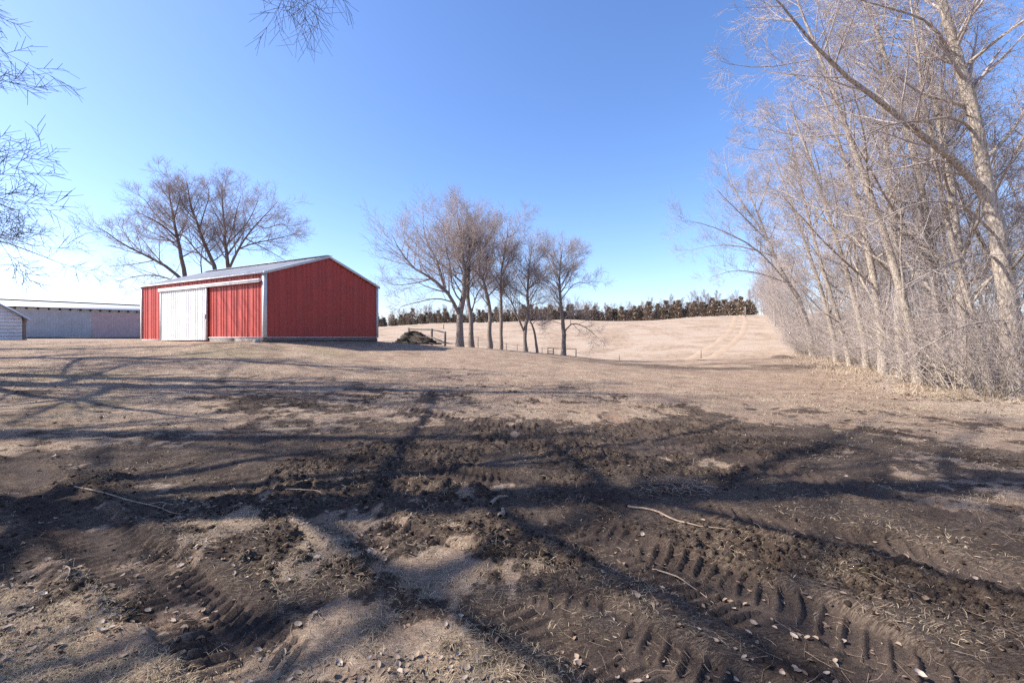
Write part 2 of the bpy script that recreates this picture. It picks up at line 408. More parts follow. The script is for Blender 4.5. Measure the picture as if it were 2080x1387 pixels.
def ground_material():
    m, nt, b = nodes_mat('yard_ground')
    g = gcoord(nt)
    def at(n):
        a = N(nt, 'ShaderNodeVertexColor'); a.layer_name = n
        sp = N(nt, 'ShaderNodeSeparateColor'); nt.links.new(a.outputs['Color'], sp.inputs[0]); return sp.outputs
    yard, land, marks = at('yard'), at('land'), at('marks')
    nL = noise(nt, g, 0.22, 4); nM = noise(nt, g, 1.7, 5, 0.6); nS = noise(nt, g, 11.0, 5, 0.65); nF = noise(nt, g, 70.0, 4, 0.7); nV = noise(nt, g, 240.0, 2, 0.7)
    # dead lawn
    grass = mix(nt, ramp(nt, nM, [(0.36, 0.0), (0.64, 1.0)]), (0.275, 0.187, 0.135), (0.50, 0.375, 0.27))
    grass = mix(nt, ramp(nt, nS, [(0.38, 0.0), (0.66, 1.0)]), mix(nt, 0.6, grass, (0.11, 0.075, 0.053)), grass)
    grass = mix(nt, ramp(nt, nF, [(0.52, 0.0), (0.68, 0.7)]), grass, (0.46, 0.37, 0.27))
    grass = mix(nt, ramp(nt, nF, [(0.30, 0.75), (0.44, 0.0)]), grass, (0.085, 0.06, 0.043))
    grass = mix(nt, math_n(nt, 'MULTIPLY', yard[2], 0.4), grass, (0.15, 0.145, 0.06))
    grass = mix(nt, ramp(nt, noise(nt, g, 0.75, 4, 0.65), [(0.36, 0.6), (0.52, 0.0)]), grass, (0.17, 0.115, 0.082))
    grass = mix(nt, math_n(nt, 'MULTIPLY', marks[2], 0.42), grass, mix(nt, nS, (0.12, 0.078, 0.058), (0.26, 0.175, 0.132)))
    # far pasture
    mp = N(nt, 'ShaderNodeMapping'); mp.inputs['Rotation'].default_value = (0, 0, 0.35); mp.inputs['Scale'].default_value = (0.10, 0.32, 1); nt.links.new(g, mp.inputs['Vector'])
    nR = noise(nt, mp.outputs[0], 1.0, 5, 0.6)
    past = mix(nt, ramp(nt, nR, [(0.3, 0.0), (0.7, 1.0)]), (0.235, 0.165, 0.115), (0.35, 0.262, 0.19))
    past = mix(nt, ramp(nt, nM, [(0.38, 0.75), (0.52, 0.0)]), past, (0.17, 0.115, 0.075))
    past = mix(nt, ramp(nt, nL, [(0.42, 0.0), (0.58, 0.85)]), past, (0.36, 0.285, 0.22))
    c = mix(nt, land[1], grass, past)
    lit = mix(nt, ramp(nt, nS, [(0.35, 0.0), (0.62, 1.0)]), (0.22, 0.155, 0.11), (0.50, 0.41, 0.32))
    lit = mix(nt, ramp(nt, nF, [(0.55, 0.0), (0.66, 0.8)]), lit, (0.58, 0.5, 0.42))
    c = mix(nt, math_n(nt, 'MULTIPLY', land[0], 0.9), c, lit)
    # bare soil
    soil = mix(nt, ramp(nt, nM, [(0.3, 0.0), (0.7, 1.0)]), (0.050, 0.035, 0.028), (0.100, 0.073, 0.058))
    soil = mix(nt, ramp(nt, nF, [(0.35, 0.0), (0.7, 1.0)]), mix(nt, 0.65, soil, (0.018, 0.012, 0.010)), soil)
    soil = mix(nt, ramp(nt, nV, [(0.66, 0.0), (0.74, 0.5)]), soil, (0.28, 0.21, 0.15))
    soil = mix(nt, math_n(nt, 'MULTIPLY', marks[0], 0.45), soil, (0.105, 0.078, 0.066))
    soil = mix(nt, math_n(nt, 'MULTIPLY', yard[1], 0.45), soil, (0.042, 0.028, 0.021))
    e = math_n(nt, 'ADD', yard[0], math_n(nt, 'MULTIPLY', math_n(nt, 'SUBTRACT', nS, 0.5), 1.3))
    e = math_n(nt, 'ADD', e, math_n(nt, 'MULTIPLY', math_n(nt, 'SUBTRACT', nF, 0.5), 1.6))
    e = math_n(nt, 'ADD', e, math_n(nt, 'MULTIPLY', marks[1], 0.22))
    e = ramp(nt, e, [(0.28, 0.0), (0.72, 1.0)])
    e = math_n(nt, 'MULTIPLY', e, 0.97)
    e = math_n(nt, 'MAXIMUM', e, math_n(nt, 'MULTIPLY', land[2], 0.85))
    c = mix(nt, e, c, soil)
    # fibres of straw lying in several directions
    fib = None
    for ang_, off_ in ((0.5, 0.0), (-0.7, 7.0), (1.5, 3.0)):
        mq = N(nt, 'ShaderNodeMapping'); mq.inputs['Rotation'].default_value = (0, 0, ang_); mq.inputs['Location'].default_value = (off_, off_, 0); mq.inputs['Scale'].default_value = (17, 120, 1)
        wv = N(nt, 'ShaderNodeVectorMath', operation='ADD'); nz_ = N(nt, 'ShaderNodeTexNoise'); nz_.inputs['Scale'].default_value = 5.0; nt.links.new(g, nz_.inputs['Vector'])
        sc_ = N(nt, 'ShaderNodeVectorMath', operation='SCALE'); sc_.inputs['Scale'].default_value = 0.035; nt.links.new(nz_.outputs['Color'], sc_.inputs[0])
        nt.links.new(g, wv.inputs[0]); nt.links.new(sc_.outputs[0], wv.inputs[1]); nt.links.new(wv.outputs[0], mq.inputs['Vector'])
        f_ = ramp(nt, noise(nt, mq.outputs[0], 1.0, 2, 0.5), [(0.55, 0.0), (0.62, 1.0)])
        fib = f_ if fib is None else math_n(nt, 'MAXIMUM', fib, f_)
    inv = math_n(nt, 'SUBTRACT', 1.0, math_n(nt, 'MULTIPLY', e, 0.60))
    pch = ramp(nt, nM, [(0.34, 0.12), (0.6, 1.0)])
    fibm = math_n(nt, 'MULTIPLY', math_n(nt, 'MULTIPLY', fib, inv), pch)
    fibm = math_n(nt, 'MULTIPLY', fibm, math_n(nt, 'SUBTRACT', 1.0, math_n(nt, 'MULTIPLY', marks[0], 0.7)))
    c = mix(nt, math_n(nt, 'MULTIPLY', fibm, 0.72), c, mix(nt, nS, (0.30, 0.22, 0.15), (0.56, 0.45, 0.34)))
    c = mix(nt, ramp(nt, noise(nt, g, 38.0, 3, 0.75), [(0.60, 0.0), (0.70, 0.55)]), c, (0.30, 0.225, 0.155))
    nt.links.new(c, b.inputs['Base Color']); b.inputs['Roughness'].default_value = 0.92
    b.inputs['Specular IOR Level'].default_value = 0.12
    p = bump(nt, b, nS, 0.6, 0.05); p = bump(nt, b, nF, 1.0, 0.022, p); p = bump(nt, b, nV, 0.7, 0.007, p); bump(nt, b, fibm, 0.6, 0.006, p)
    return m
M['ground'] = ground_material()
tag(obj('ground', gme, M['ground']), kind='structure')

def surf_h(x, y):
    x = np.asarray(x, float); y = np.asarray(y, float)
    ix = np.clip(np.searchsorted(gx, x) - 1, 0, nx-2); iy = np.clip(np.searchsorted(gy, y) - 1, 0, ny-2)
    fx = (x - gx[ix])/(gx[ix+1]-gx[ix]); fy = (y - gy[iy])/(gy[iy+1]-gy[iy])
    Zr = Z.reshape(ny, nx)
    return (Zr[iy,ix]*(1-fx)+Zr[iy,ix+1]*fx)*(1-fy) + (Zr[iy+1,ix]*(1-fx)+Zr[iy+1,ix+1]*fx)*fy
def sz(x, y): return float(surf_h(np.array([x]), np.array([y]))[0])

# two-track lane climbing along the wood
def lane_material():
    m, nt, b = nodes_mat('lane_dirt'); g = gcoord(nt)
    n1 = noise(nt, g, 0.5, 5, 0.6); n2 = noise(nt, g, 6, 4, 0.6)
    c = mix(nt, ramp(nt, n1, [(0.3, 0.0), (0.7, 1.0)]), (0.30, 0.22, 0.155), (0.40, 0.305, 0.22))
    c = mix(nt, ramp(nt, n2, [(0.35, 0.5), (0.5, 0.0)]), c, (0.30, 0.21, 0.155))
    nt.links.new(c, b.inputs['Base Color']); b.inputs['Roughness'].default_value = 0.95; b.inputs['Specular IOR Level'].default_value = 0.1
    bump(nt, b, n2, 0.4, 0.05)
    return m
M['lane'] = lane_material()
lane_c = smooth_line([(17.5, 43), (22.5, 51), (30, 62), (39, 76), (50, 96), (60.5, 117), (66, 132)], 160)
tn = np.gradient(lane_c, axis=0); tn /= np.linalg.norm(tn, axis=1)[:, None]; ln = np.stack([-tn[:, 1], tn[:, 0]], 1)
for off in (-1.0, 1.0):
    ws = np.linspace(-0.5, 0.5, 5)
    jit = 0.22*(fbm(np.arange(160)*0.21, np.full(160, off*9.0), 301, 3)-0.5)
    P3 = lane_c[:, None, :] + ln[:, None, :]*(off + jit[:, None, None]*1.5 + ws[None, :, None]*(1.35+jit[:, None, None]*2))
    zz = surf_h(P3[..., 0], P3[..., 1]) + np.array([-.03, .03, .035, .03, -.03])[None]
    V = np.concatenate([P3, zz[..., None]], -1).reshape(-1, 3)
    k = (np.arange(159)[:, None]*5 + np.arange(4)[None, :]).ravel()
    tag(obj('path', mesh_np('path', V, np.stack([k, k+1, k+6, k+5], 1), smooth=True), M['lane']), kind='structure')

# ------------------------------------------------------------------ tree builder
UP = np.array([0, 0, 1.0])
def unit(v): return v / np.maximum(1e-9, np.linalg.norm(v, axis=-1, keepdims=True))
def tubes(PL, R, S):
    """PL (K,P,3) polylines, R (K,P) radii -> verts, quads"""
    K, P, _ = PL.shape
    T = np.empty_like(PL); T[:, 1:-1] = PL[:, 2:] - PL[:, :-2]; T[:, 0] = PL[:, 1]-PL[:, 0]; T[:, -1] = PL[:, -1]-PL[:, -2]
    T = unit(T)
    d0 = unit(PL[:, -1]-PL[:, 0])
    ref = np.where(np.abs(d0[:, 2:3]) < 0.8, UP[None], np.array([[1.0, 0, 0]]))
    A = unit(np.cross(T, ref[:, None, :])); B = np.cross(T, A)
    th = np.arange(S)*2*math.pi/S
    V = PL[:, :, None, :] + R[:, :, None, None]*(A[:, :, None, :]*np.cos(th)[None, None, :, None] + B[:, :, None, :]*np.sin(th)[None, None, :, None])
    k = (np.arange(K)*P*S)[:, None, None] + (np.arange(P-1)*S)[None, :, None] + np.arange(S)[None, None, :]
    k2 = (np.arange(K)*P*S)[:, None, None] + (np.arange(P-1)*S)[None, :, None] + ((np.arange(S)+1) % S)[None, None, :]
    q = np.stack([k, k2, k2+S, k+S], -1).reshape(-1, 4)
    return V.reshape(-1, 3), q
def join(parts):
    vs, qs, n = [], [], 0
    for v, q in parts: vs.append(v); qs.append(q+n); n += len(v)
    return np.concatenate(vs), np.concatenate(qs)
def sprout(r, PL, R, n, t0, t1, ang, ratio, P, trop, wob, rr, rmin, tip=0.35, minlen=0.15, maxlen=99, keep=1.0):
    K, Pn, _ = PL.shape
    L = np.linalg.norm(np.diff(PL, axis=1), axis=2).sum(1)
    t = t0 + (t1-t0)*(np.arange(n)[None, :] + r.random((K, n)))/n
    f = t*(Pn-1); i = np.minimum(f.astype(int), Pn-2); w = (f-i)[..., None]
    kk = np.arange(K)[:, None]
    st = PL[kk, i]*(1-w) + PL[kk, i+1]*w
    pd = unit(PL[kk, i+1]-PL[kk, i])
    pr = R[kk, i]*(1-w[..., 0]) + R[kk, i+1]*w[..., 0]
    ref = np.where(np.abs(pd[..., 2:3]) < 0.9, UP, np.array([1.0, 0, 0]))
    a = unit(np.cross(pd, ref)); b = np.cross(pd, a)
    az = r.random((K, 1))*6.28 + np.arange(n)[None, :]*2.4 + r.normal(0, 0.5, (K, n))
    an = np.radians(r.normal(ang[0], ang[1], (K, n)))
    d = np.cos(an)[..., None]*pd + np.sin(an)[..., None]*(np.cos(az)[..., None]*a + np.sin(az)[..., None]*b)
    ln_ = np.clip(L[:, None]*ratio*(1.0-tip*1.0*t)*r.uniform(0.6, 1.25, (K, n)), minlen, maxlen)
    st = st.reshape(-1, 3); d = unit(d.reshape(-1, 3)); ln_ = ln_.ravel(); pr = pr.ravel()
    if keep < 1:
        m = r.random(len(st)) < keep; st, d, ln_, pr = st[m], d[m], ln_[m], pr[m]
    out = np.empty((len(st), P, 3)); out[:, 0] = st
    seg = (ln_/(P-1))[:, None]
    for p in range(1, P):
        d = unit(d + trop*UP[None]*(1.0/(P-1)) + r.normal(0, wob, d.shape))
        out[:, p] = out[:, p-1] + d*seg
    r0 = np.maximum(np.minimum(pr*rr, pr*0.92), rmin)
    s = np.linspace(0, 1, P)[None, :]
    rad = r0[:, None]*(1-s) + np.maximum(rmin*0.7, r0*0.22)[:, None]*s
    return out, rad

def resample(pts, n):
    return smooth_line(pts, n)
def build_tree(name, r, trunk, tr0, tr1, limbs, mats, auto=0, auto_t=(0.35, 0.97), auto_ang=(48, 10), auto_ratio=0.42, lv=(8, 7, 5, 3),
               rmin=0.006, trop=0.35, wob=0.10, up_levels=(0.35, 0.3, 0.2, 0.1), ratios=(0.42, 0.42, 0.45, 0.5), flare=1.35, sides=(10, 7, 4, 3, 3), extra_tips=True, minlen=0.15, auto_rr=0.42, npts=(6, 4, 3), crr=0.42, maxl=(99, 99, 99), per=3.0):
    """trunk: (n,3) points; limbs: list of (points, r0). Returns the Empty that parents trunk, limb.., crown."""
    base = np.array(trunk[0], float)
    root = empty(name, tuple(base))
    TP = resample(np.array(trunk, float) - base, 16)
    TP[1:-1] += r.normal(0, tr0*0.10, (14, 3))*np.array([1, 1, 0])
    s = np.linspace(0, 1, 16)
    TR = tr0*(1-s)**0.8 + tr1*(1-(1-s)**0.8)
    TR[0] *= flare; TR[1] *= 1+(flare-1)*0.25
    TP[0, 2] -= 0.25
    v, q = tubes(TP[None], TR[None]*(1+r.normal(0, 0.04, (1, 16))), sides[0])
    obj('trunk', mesh_np('trunk', v, q, smooth=True), mats[0], root)
    LP, LR = [], []
    for pts, r0 in limbs:
        p = resample(np.array(pts, float)-base, 9)
        LP.append(p); sl = np.linspace(0, 1, 9); LR.append(r0*(1-sl)**0.9 + rmin*1.5*sl)
    if auto:
        ap, ar = sprout(r, TP[None], TR[None], auto, auto_t[0], auto_t[1], auto_ang, auto_ratio, 9, trop, wob, auto_rr, rmin*2, tip=0.45)
        LP += list(ap); LR += list(ar)
    LP, LR = np.array(LP), np.array(LR)
    for p, rr_ in zip(LP, LR):
        v, q = tubes(p[None], rr_[None], sides[1])
        obj('limb', mesh_np('limb', v, q, smooth=True), mats[0], root)
    tipP = TP[None, 7:16][:, ::1]; tipR = TR[None, 7:16]
    A = np.concatenate([LP, tipP]) if extra_tips else LP
    AR = np.concatenate([LR, tipR]) if extra_tips else LR
    rep_ = np.clip(np.round(np.linalg.norm(np.diff(A, axis=1), axis=2).sum(1)/per), 1, 5).astype(int)   # long limbs carry more side branches
    A = np.repeat(A, rep_, axis=0); AR = np.repeat(AR, rep_, axis=0)
    parts = []; P_cur, R_cur = A, AR
    for k, n in enumerate(lv):
        npt = npts[min(k, 2)]
        P_new, R_new = sprout(r, P_cur, R_cur, n, 0.16 if k == 0 else 0.2, 0.99, (42, 11) if k < 2 else (40, 13), ratios[k], npt, up_levels[k], wob*(0.8 if k == 0 else 1.0), (crr if np.isscalar(crr) else crr[min(k, 2)]), rmin, tip=0.5, minlen=minlen, maxlen=maxl[min(k, 2)])
        parts.append(tubes(P_new, R_new, sides[min(k+2, len(sides)-1)] if k < 1 else 3))
        P_cur, R_cur = P_new, R_new
    v, q = join(parts)
    obj('crown', mesh_np('crown', v, q, smooth=True), mats[1], root)
    return root

# ------------------------------------------------------------------ red pole barn
BW, BD, EAVE, RIDGE = 12.1, 7.17, 3.1, 4.38
ang = math.atan2(-0.4746, 0.8802)
barn = empty('pole_barn', (-22.37, 26.48, EYE), ang)
tag(barn, 'red metal pole barn with white sliding door and grey gable roof', 'barn')
def ribbed(u0, u1, zb, ztop, step=0.2286, h=0.020, face='front', off=0.0):
    """ribbed sheet between u0 and u1; ztop(u) gives its top edge"""
    us, hs = [u0], [0.0]
    k = math.ceil((u0+0.02)/step)
    while k*step < u1-0.05:
        c = k*step
        if c-0.035 > u0: us += [c-0.026, c-0.012, c+0.012, c+0.026]; hs += [0, h, h, 0]
        k += 1
    us.append(u1); hs.append(0.0)
    v, q = [], []
    n = len(us)
    for u, hh in zip(us, hs):
        for z in (zb, ztop(u)):
            if face == 'front': v.append((u, -off-hh, z))
            else: v.append((BW+off+hh, u, z))
    for i in range(n-1): q.append((2*i, 2*i+2, 2*i+3, 2*i+1))
    m = len(v)                                    # back sheet gives it thickness
    for u in (u0, u1):
        for z in (zb, ztop(u)):
            if face == 'front': v.append((u, -off+0.012, z))
            else: v.append((BW+off-0.012, u, z))
    q.append((m, m+1, m+3, m+2))
    return mesh_np('siding_panel', np.array(v), q)
roof_z = lambda y: EAVE + (RIDGE-EAVE)*(1-abs(y-BD/2)/(BD/2))
# core so that no light leaks through
core = MB(); core.box((0.03, 0.03, -0.3), (BW-0.03, BD-0.03, EAVE-0.03)).build('wall_core', M['red'], barn)
g = MB(); n0 = len(g.v)
g.v += [(0.03, 0.03, EAVE-0.029), (0.03, BD-0.03, EAVE-0.029), (0.03, BD/2, RIDGE-0.05), (BW-0.03, 0.03, EAVE-0.029), (BW-0.03, BD-0.03, EAVE-0.029), (BW-0.03, BD/2, RIDGE-0.05)]
g.t += [(0, 2, 1), (3, 4, 5)]; g.q += [(0, 3, 5, 2), (1, 2, 5, 4), (0, 1, 4, 3)]
g.build('gable_core', M['red'], barn)
DR1, DR0 = BW-4.77, BW-9.63                      # door edges along the front
u = 0.0
while u < BW-0.05:                               # front siding
    u1 = min(u+0.9144, BW)
    zb = -0.14 if u1 < DR1+0.3 else 0.0
    obj('siding_panel', ribbed(u+0.001, u1-0.001, zb, lambda x: EAVE-0.02), M['red'], barn); u = u1
u = 0.0
while u < BD-0.05:                               # gable siding
    u1 = min(u+0.9144, BD)
    if u < BD/2 < u1:
        obj('siding_panel', ribbed(u+0.001, BD/2, 0.0, lambda y: roof_z(y)-0.03, h=0.034, face='gable'), M['red'], barn)
        obj('siding_panel', ribbed(BD/2+0.001, u1-0.001, 0.0, lambda y: roof_z(y)-0.03, h=0.034, face='gable'), M['red'], barn)
    else:
        obj('siding_panel', ribbed(u+0.001, u1-0.001, 0.0, lambda y: roof_z(y)-0.03, h=0.034, face='gable'), M['red'], barn)
    u = u1
MB().box((BW-0.10, -0.055, -0.02), (BW+0.055, -0.035, EAVE-0.03)).box((BW+0.035, -0.035, -0.02), (BW+0.055, 0.10, EAVE-0.03)).build('corner_trim', M['trim'], barn)
MB().box((-0.045, -0.055, -0.14), (0.10, -0.035, EAVE-0.03)).build('corner_trim', M['trim'], barn)
MB().box((BW+0.035, BD-0.11, -0.02), (BW+0.055, BD+0.045, EAVE-0.03)).build('corner_trim', M['trim'], barn)
MB().box((BW+0.022, 0.101, -0.025), (BW+0.06, BD-0.111, 0.012)).build('base_trim', M['trim'], barn)
MB().box((DR1+0.02, -0.055, -0.035), (BW-0.101, -0.022, 0.008)).build('base_trim', M['trim'], barn)
MB().box((0.111, -0.055, -0.17), (DR0-0.02, -0.022, -0.125)).build('base_trim', M['trim'], barn)
# weathered skirt boards under the siding
for i in range(3):
    y0, y1 = BD*i/3+0.004, BD*(i+1)/3-0.004
    for z0, z1 in ((-0.19, -0.04), (-0.42, -0.196)):
        MB().box((BW-0.02, y0, z0), (BW+0.018+0.006*(i % 2), y1, z1)).build('skirt_board', M['wood_dark'] if z0 < -.2 else M['wood_grey'], barn)
for i in range(2):
    x0, x1 = DR1+0.05+i*2.35, DR1+0.05+(i+1)*2.35-0.01
    MB().box((x0, -0.03-0.008*i, -0.45), (min(x1, BW-0.03), 0.02, -0.04)).build('skirt_board', M['wood_grey'], barn)
# sliding door
door = empty('sliding_door'); door.parent = barn
dz0, dz1 = -0.13, 2.62
DW = DR1-DR0
for i in range(5):
    a, b_ = DR0+0.09+i*(DW-0.18)/5, DR0+0.09+(i+1)*(DW-0.18)/5
    obj('door_panel', ribbed(a, b_, dz0, lambda x: dz1, off=0.085), M['white'], door)
MB().box((DR0, -0.125, dz0-0.02), (DR0+0.088, -0.05, dz1)).build('door_frame', M['trim'], door)
MB().box((DR1-0.088, -0.125, dz0-0.02), (DR1, -0.05, dz1)).build('door_frame', M['trim'], door)
MB().box((DR0+0.089, -0.120, dz0-0.03), (DR1-0.089, -0.052, dz0-0.002)).build('door_frame', M['trim'], door)
MB().box((DR0-0.12, -0.17, 2.64), (BW-0.16, -0.023, 2.78)).box((DR0-0.12, -0.175, 2.60), (BW-0.16, -0.150, 2.64)).build('door_track', M['trim'], barn, 0.012)
MB().box((DR1-0.055, -0.15, 0.95), (DR1-0.03, -0.125, 1.2)).build('door_handle', M['rust'], door)
# roof: individual ribbed sheets on both slopes
def roof_sheet(x0, x1, side):
    ov = 0.10
    ye, yr_ = (-ov, BD/2) if side < 0 else (BD+ov, BD/2)
    sl = (RIDGE-EAVE)/(BD/2); ze = EAVE - sl*ov + 0.015; zr = RIDGE+0.015
    us, hs = [x0], [0.0]
    k = 0
    for k in range(1, 4):
        c = x0 + (x1-x0)*k/4
        us += [c-0.04, c-0.016, c+0.016, c+0.04]; hs += [0, 0.02, 0.02, 0]
    us.append(x1); hs.append(0)
    v, q = [], []
    for u_, h_ in zip(us, hs): v += [(u_, ye, ze+h_), (u_, yr_, zr+h_)]
    n = len(us); q = [(2*i, 2*i+2, 2*i+3, 2*i+1) if side < 0 else (2*i, 2*i+1, 2*i+3, 2*i+2) for i in range(n-1)]
    m_ = len(v); v += [(x0, ye, ze-0.02), (x0, yr_, zr-0.02), (x1, ye, ze-0.02), (x1, yr_, zr-0.02)]
    q += [(m_, m_+1, m_+3, m_+2), (m_, m_+2, 2*n-2, 0)]
    return mesh_np('roof_panel', np.array(v), q)
xe0, xe1 = -0.12, BW+0.12; nrp = 14
for i in range(nrp):
    a, b_ = xe0+(xe1-xe0)*i/nrp, xe0+(xe1-xe0)*(i+1)/nrp
    obj('roof_panel', roof_sheet(a+0.001, b_-0.001, -1), M['roof'], barn)
    obj('roof_panel', roof_sheet(a+0.001, b_-0.001, 1), M['roof'], barn)
MB().beam((xe0, BD/2, RIDGE+0.055), (xe1, BD/2, RIDGE+0.055), 0.34, 0.02).build('ridge_cap', M['roof'], barn)
for side in (-1, 1):
    ye = -0.11 if side < 0 else BD+0.11
    sl = (RIDGE-EAVE)/(BD/2); ze = EAVE-sl*0.11
    MB().hexa([(BW+0.085, ye, ze-0.085), (BW+0.135, ye, ze-0.085), (BW+0.135, BD/2, RIDGE-0.075), (BW+0.085, BD/2, RIDGE-0.075),
               (BW+0.085, ye, ze+0.05), (BW+0.135, ye, ze+0.05), (BW+0.135, BD/2, RIDGE+0.06), (BW+0.085, BD/2, RIDGE+0.06)]).build('rake_trim', M['trim'], barn)
MB().box((xe0, -0.125, EAVE-0.095), (xe1-0.05, -0.105, EAVE-0.03)).build('eave_trim', M['trim'], barn)

# ------------------------------------------------------------------ long livestock shed at the left
LN = math.atan2(7.6, 7.1)
long_shed = empty('livestock_shed', (-71.0, 52.6, EYE-0.2))
tag(long_shed, 'long low grey metal livestock shed with pale roof behind the red barn', 'shed')
wd = np.array([0.62, 0.785]); wd /= np.linalg.norm(wd); wn2 = np.array([-wd[1], wd[0]])   # along the wall, away from the camera
def LS(s, t, z): p = wd*s + wn2*t; return (p[0], p[1], z)
base_s = 5.2
EV, RG, DP = 4.35, 5.65, 10.0
LEN = 46.0
pw = 1.05; s_ = 5.5; i = 0
while s_ < 34:
    mname = 'galv' if s_ < 14.6 else 'galv_pink'
    v, q = [], []
    us = [0, .1, .16, .2, .26, .36, .42, .46, .52, .62, .68, .72, .78, .88, .94, .98, 1.05]; hs = [0, 0, .05, .05, 0, 0, .05, .05, 0, 0, .05, .05, 0, 0, .05, .05, 0]
    for a, h_ in zip(us, hs):
        v += [LS(s_+a*0.998, -h_, 0.0), LS(s_+a*0.998, -h_, EV-0.42)]
    q = [(2*j, 2*j+2, 2*j+3, 2*j+1) for j in range(len(us)-1)]
    obj('wall_panel', mesh_np('wall_panel', np.array(v), q), M[mname], long_shed)
    s_ += pw; i += 1
def slab(name, m, s0, s1, t0, t1, z0, z1, parent):
    return MB().hexa([LS(s0, t0, z0), LS(s1, t0, z0), LS(s1, t1, z0), LS(s0, t1, z0), LS(s0, t0, z1), LS(s1, t0, z1), LS(s1, t1, z1), LS(s0, t1, z1)]).build(name, m, parent)
slab('end_wall', M['galv'], 5.5, 34.2, 0.08, DP, -0.3, EV-0.45, long_shed)
slab('header_board', M['galv'], 5.5, 34.2, -0.02, 0.1, EV-0.43, EV-0.37, long_shed)
k = 0
s_ = 5.5
while s_ < 34:                                    # boarding between the vent gaps under the eave
    slab('eave_board', M['galv'], s_, s_+pw-0.22, -0.012, 0.07, EV-0.369, EV-0.06, long_shed)
    slab('vent_gap_shade', M['dark'], s_+pw-0.22, s_+pw, 0.05, 0.08, EV-0.369, EV-0.06, long_shed)  # solid dark slab; the gap's inner shade is painted by its colour
    s_ += pw
slab('foundation', M['rust'], 5.45, 34.3, -0.08, 0.02, -0.4, 0.22, long_shed)
MB().hexa([LS(4.6, -0.55, EV-0.07), LS(35, -0.55, EV-0.07), LS(35, DP, RG-0.07), LS(4.6, DP, RG-0.07), LS(4.6, -0.55, EV), LS(35, -0.55, EV), LS(35, DP, RG), LS(4.6, DP, RG)]).build('roof', M['roof_pale'], long_shed)
MB().hexa([LS(4.55, DP, RG-0.05), LS(35, DP, RG-0.05), LS(35, DP+0.3, RG-0.05), LS(4.55, DP+0.3, RG-0.05), LS(4.55, DP, RG+0.2), LS(35, DP, RG+0.2), LS(35, DP+0.3, RG+0.2), LS(4.55, DP+0.3, RG+0.2)]).build('ridge_cap', M['rust'], long_shed)
MB().hexa([LS(4.6, DP+0.3, RG-0.07), LS(35, DP+0.3, RG-0.07), LS(35, 2*DP, EV-0.07), LS(4.6, 2*DP, EV-0.07), LS(4.6, DP+0.3, RG), LS(35, DP+0.3, RG), LS(35, 2*DP, EV), LS(4.6, 2*DP, EV)]).build('rear_roof', M['roof_pale'], long_shed)
slab('rear_wall', M['galv'], 5.5, 34.2, DP+0.01, 2*DP-0.4, -0.3, EV-0.1, long_shed)

# ------------------------------------------------------------------ small white lap-sided shed at the left edge
sh = empty('small_shed', (-40.25, 36.0, EYE-0.24))
tag(sh, 'small white lap-sided shed with sloping roof at left edge', 'shed')
fd = np.array([-0.73, -0.68]); fd /= np.linalg.norm(fd); bd = np.array([-0.68, 0.73]); bd /= np.linalg.norm(bd)
def SS(a, b_, z): p = fd*a + bd*b_; return (p[0], p[1], z)
SW, SD, SE, SR = 5.0, 2.3, 1.92, 3.85
def shed_roof(a): return SE + (SR-SE)*(1-abs(a-SW/2)/(SW/2))
rows = 13; bh = 0.285
for k in range(rows):
    z0, z1 = 0.02+k*bh, 0.02+(k+1)*bh-0.012
    def lim(z): return 0.0 if z <= SE else (z-SE)/(SR-SE)*SW/2
    a0, a1 = lim(z0), lim(min(z1, SR-0.02))
    if z0 > SR-0.15: break
    v = [SS(a0, -0.035, z0), SS(SW-a0, -0.035, z0), SS(SW-a0, 0.02, z0), SS(a0, 0.02, z0), SS(a1, -0.005, z1), SS(SW-a1, -0.005, z1), SS(SW-a1, 0.02, z1), SS(a1, 0.02, z1)]
    MB().hexa(v).build('lap_board', M['white'], sh)
core = MB(); core.v = [SS(0.02, 0.021, -0.3), SS(SW-.02, 0.021, -0.3), SS(SW-.02, 0.021, SE), SS(SW/2, 0.021, SR-0.05), SS(0.02, 0.021, SE),
                       SS(0.02, SD, -0.3), SS(SW-.02, SD, -0.3), SS(SW-.02, SD, SE), SS(SW/2, SD, SR-0.05), SS(0.02, SD, SE)]
core.q = [(0, 1, 2, 4), (5, 9, 7, 6), (0, 4, 9, 5), (1, 6, 7, 2)]; core.t = [(4, 2, 3), (9, 8, 7)]
core.build('side_wall', M['wood_brown'], sh)
MB().hexa([SS(-.07, SD-.12, -.2), SS(.0, SD-.12, -.2), SS(.0, SD+.02, -.2), SS(-.07, SD+.02, -.2), SS(-.07, SD-.12, SE-.02), SS(.0, SD-.12, SE-.02), SS(.0, SD+.02, SE-.02), SS(-.07, SD+.02, SE-.02)]).build('corner_post', M['trim'], sh)
for sgn in (0, 1):
    e = -0.34 if sgn == 0 else SW+0.34
    ze = SE - (SR-SE)/(SW/2)*0.34
    MB().hexa([SS(e, -0.18, ze), SS(SW/2, -0.18, SR), SS(SW/2, SD+.2, SR), SS(e, SD+.2, ze), SS(e, -0.18, ze+.09), SS(SW/2, -0.18, SR+.09), SS(SW/2, SD+.2, SR+.09), SS(e, SD+.2, ze+.09)]).build('roof', M['roof'], sh)

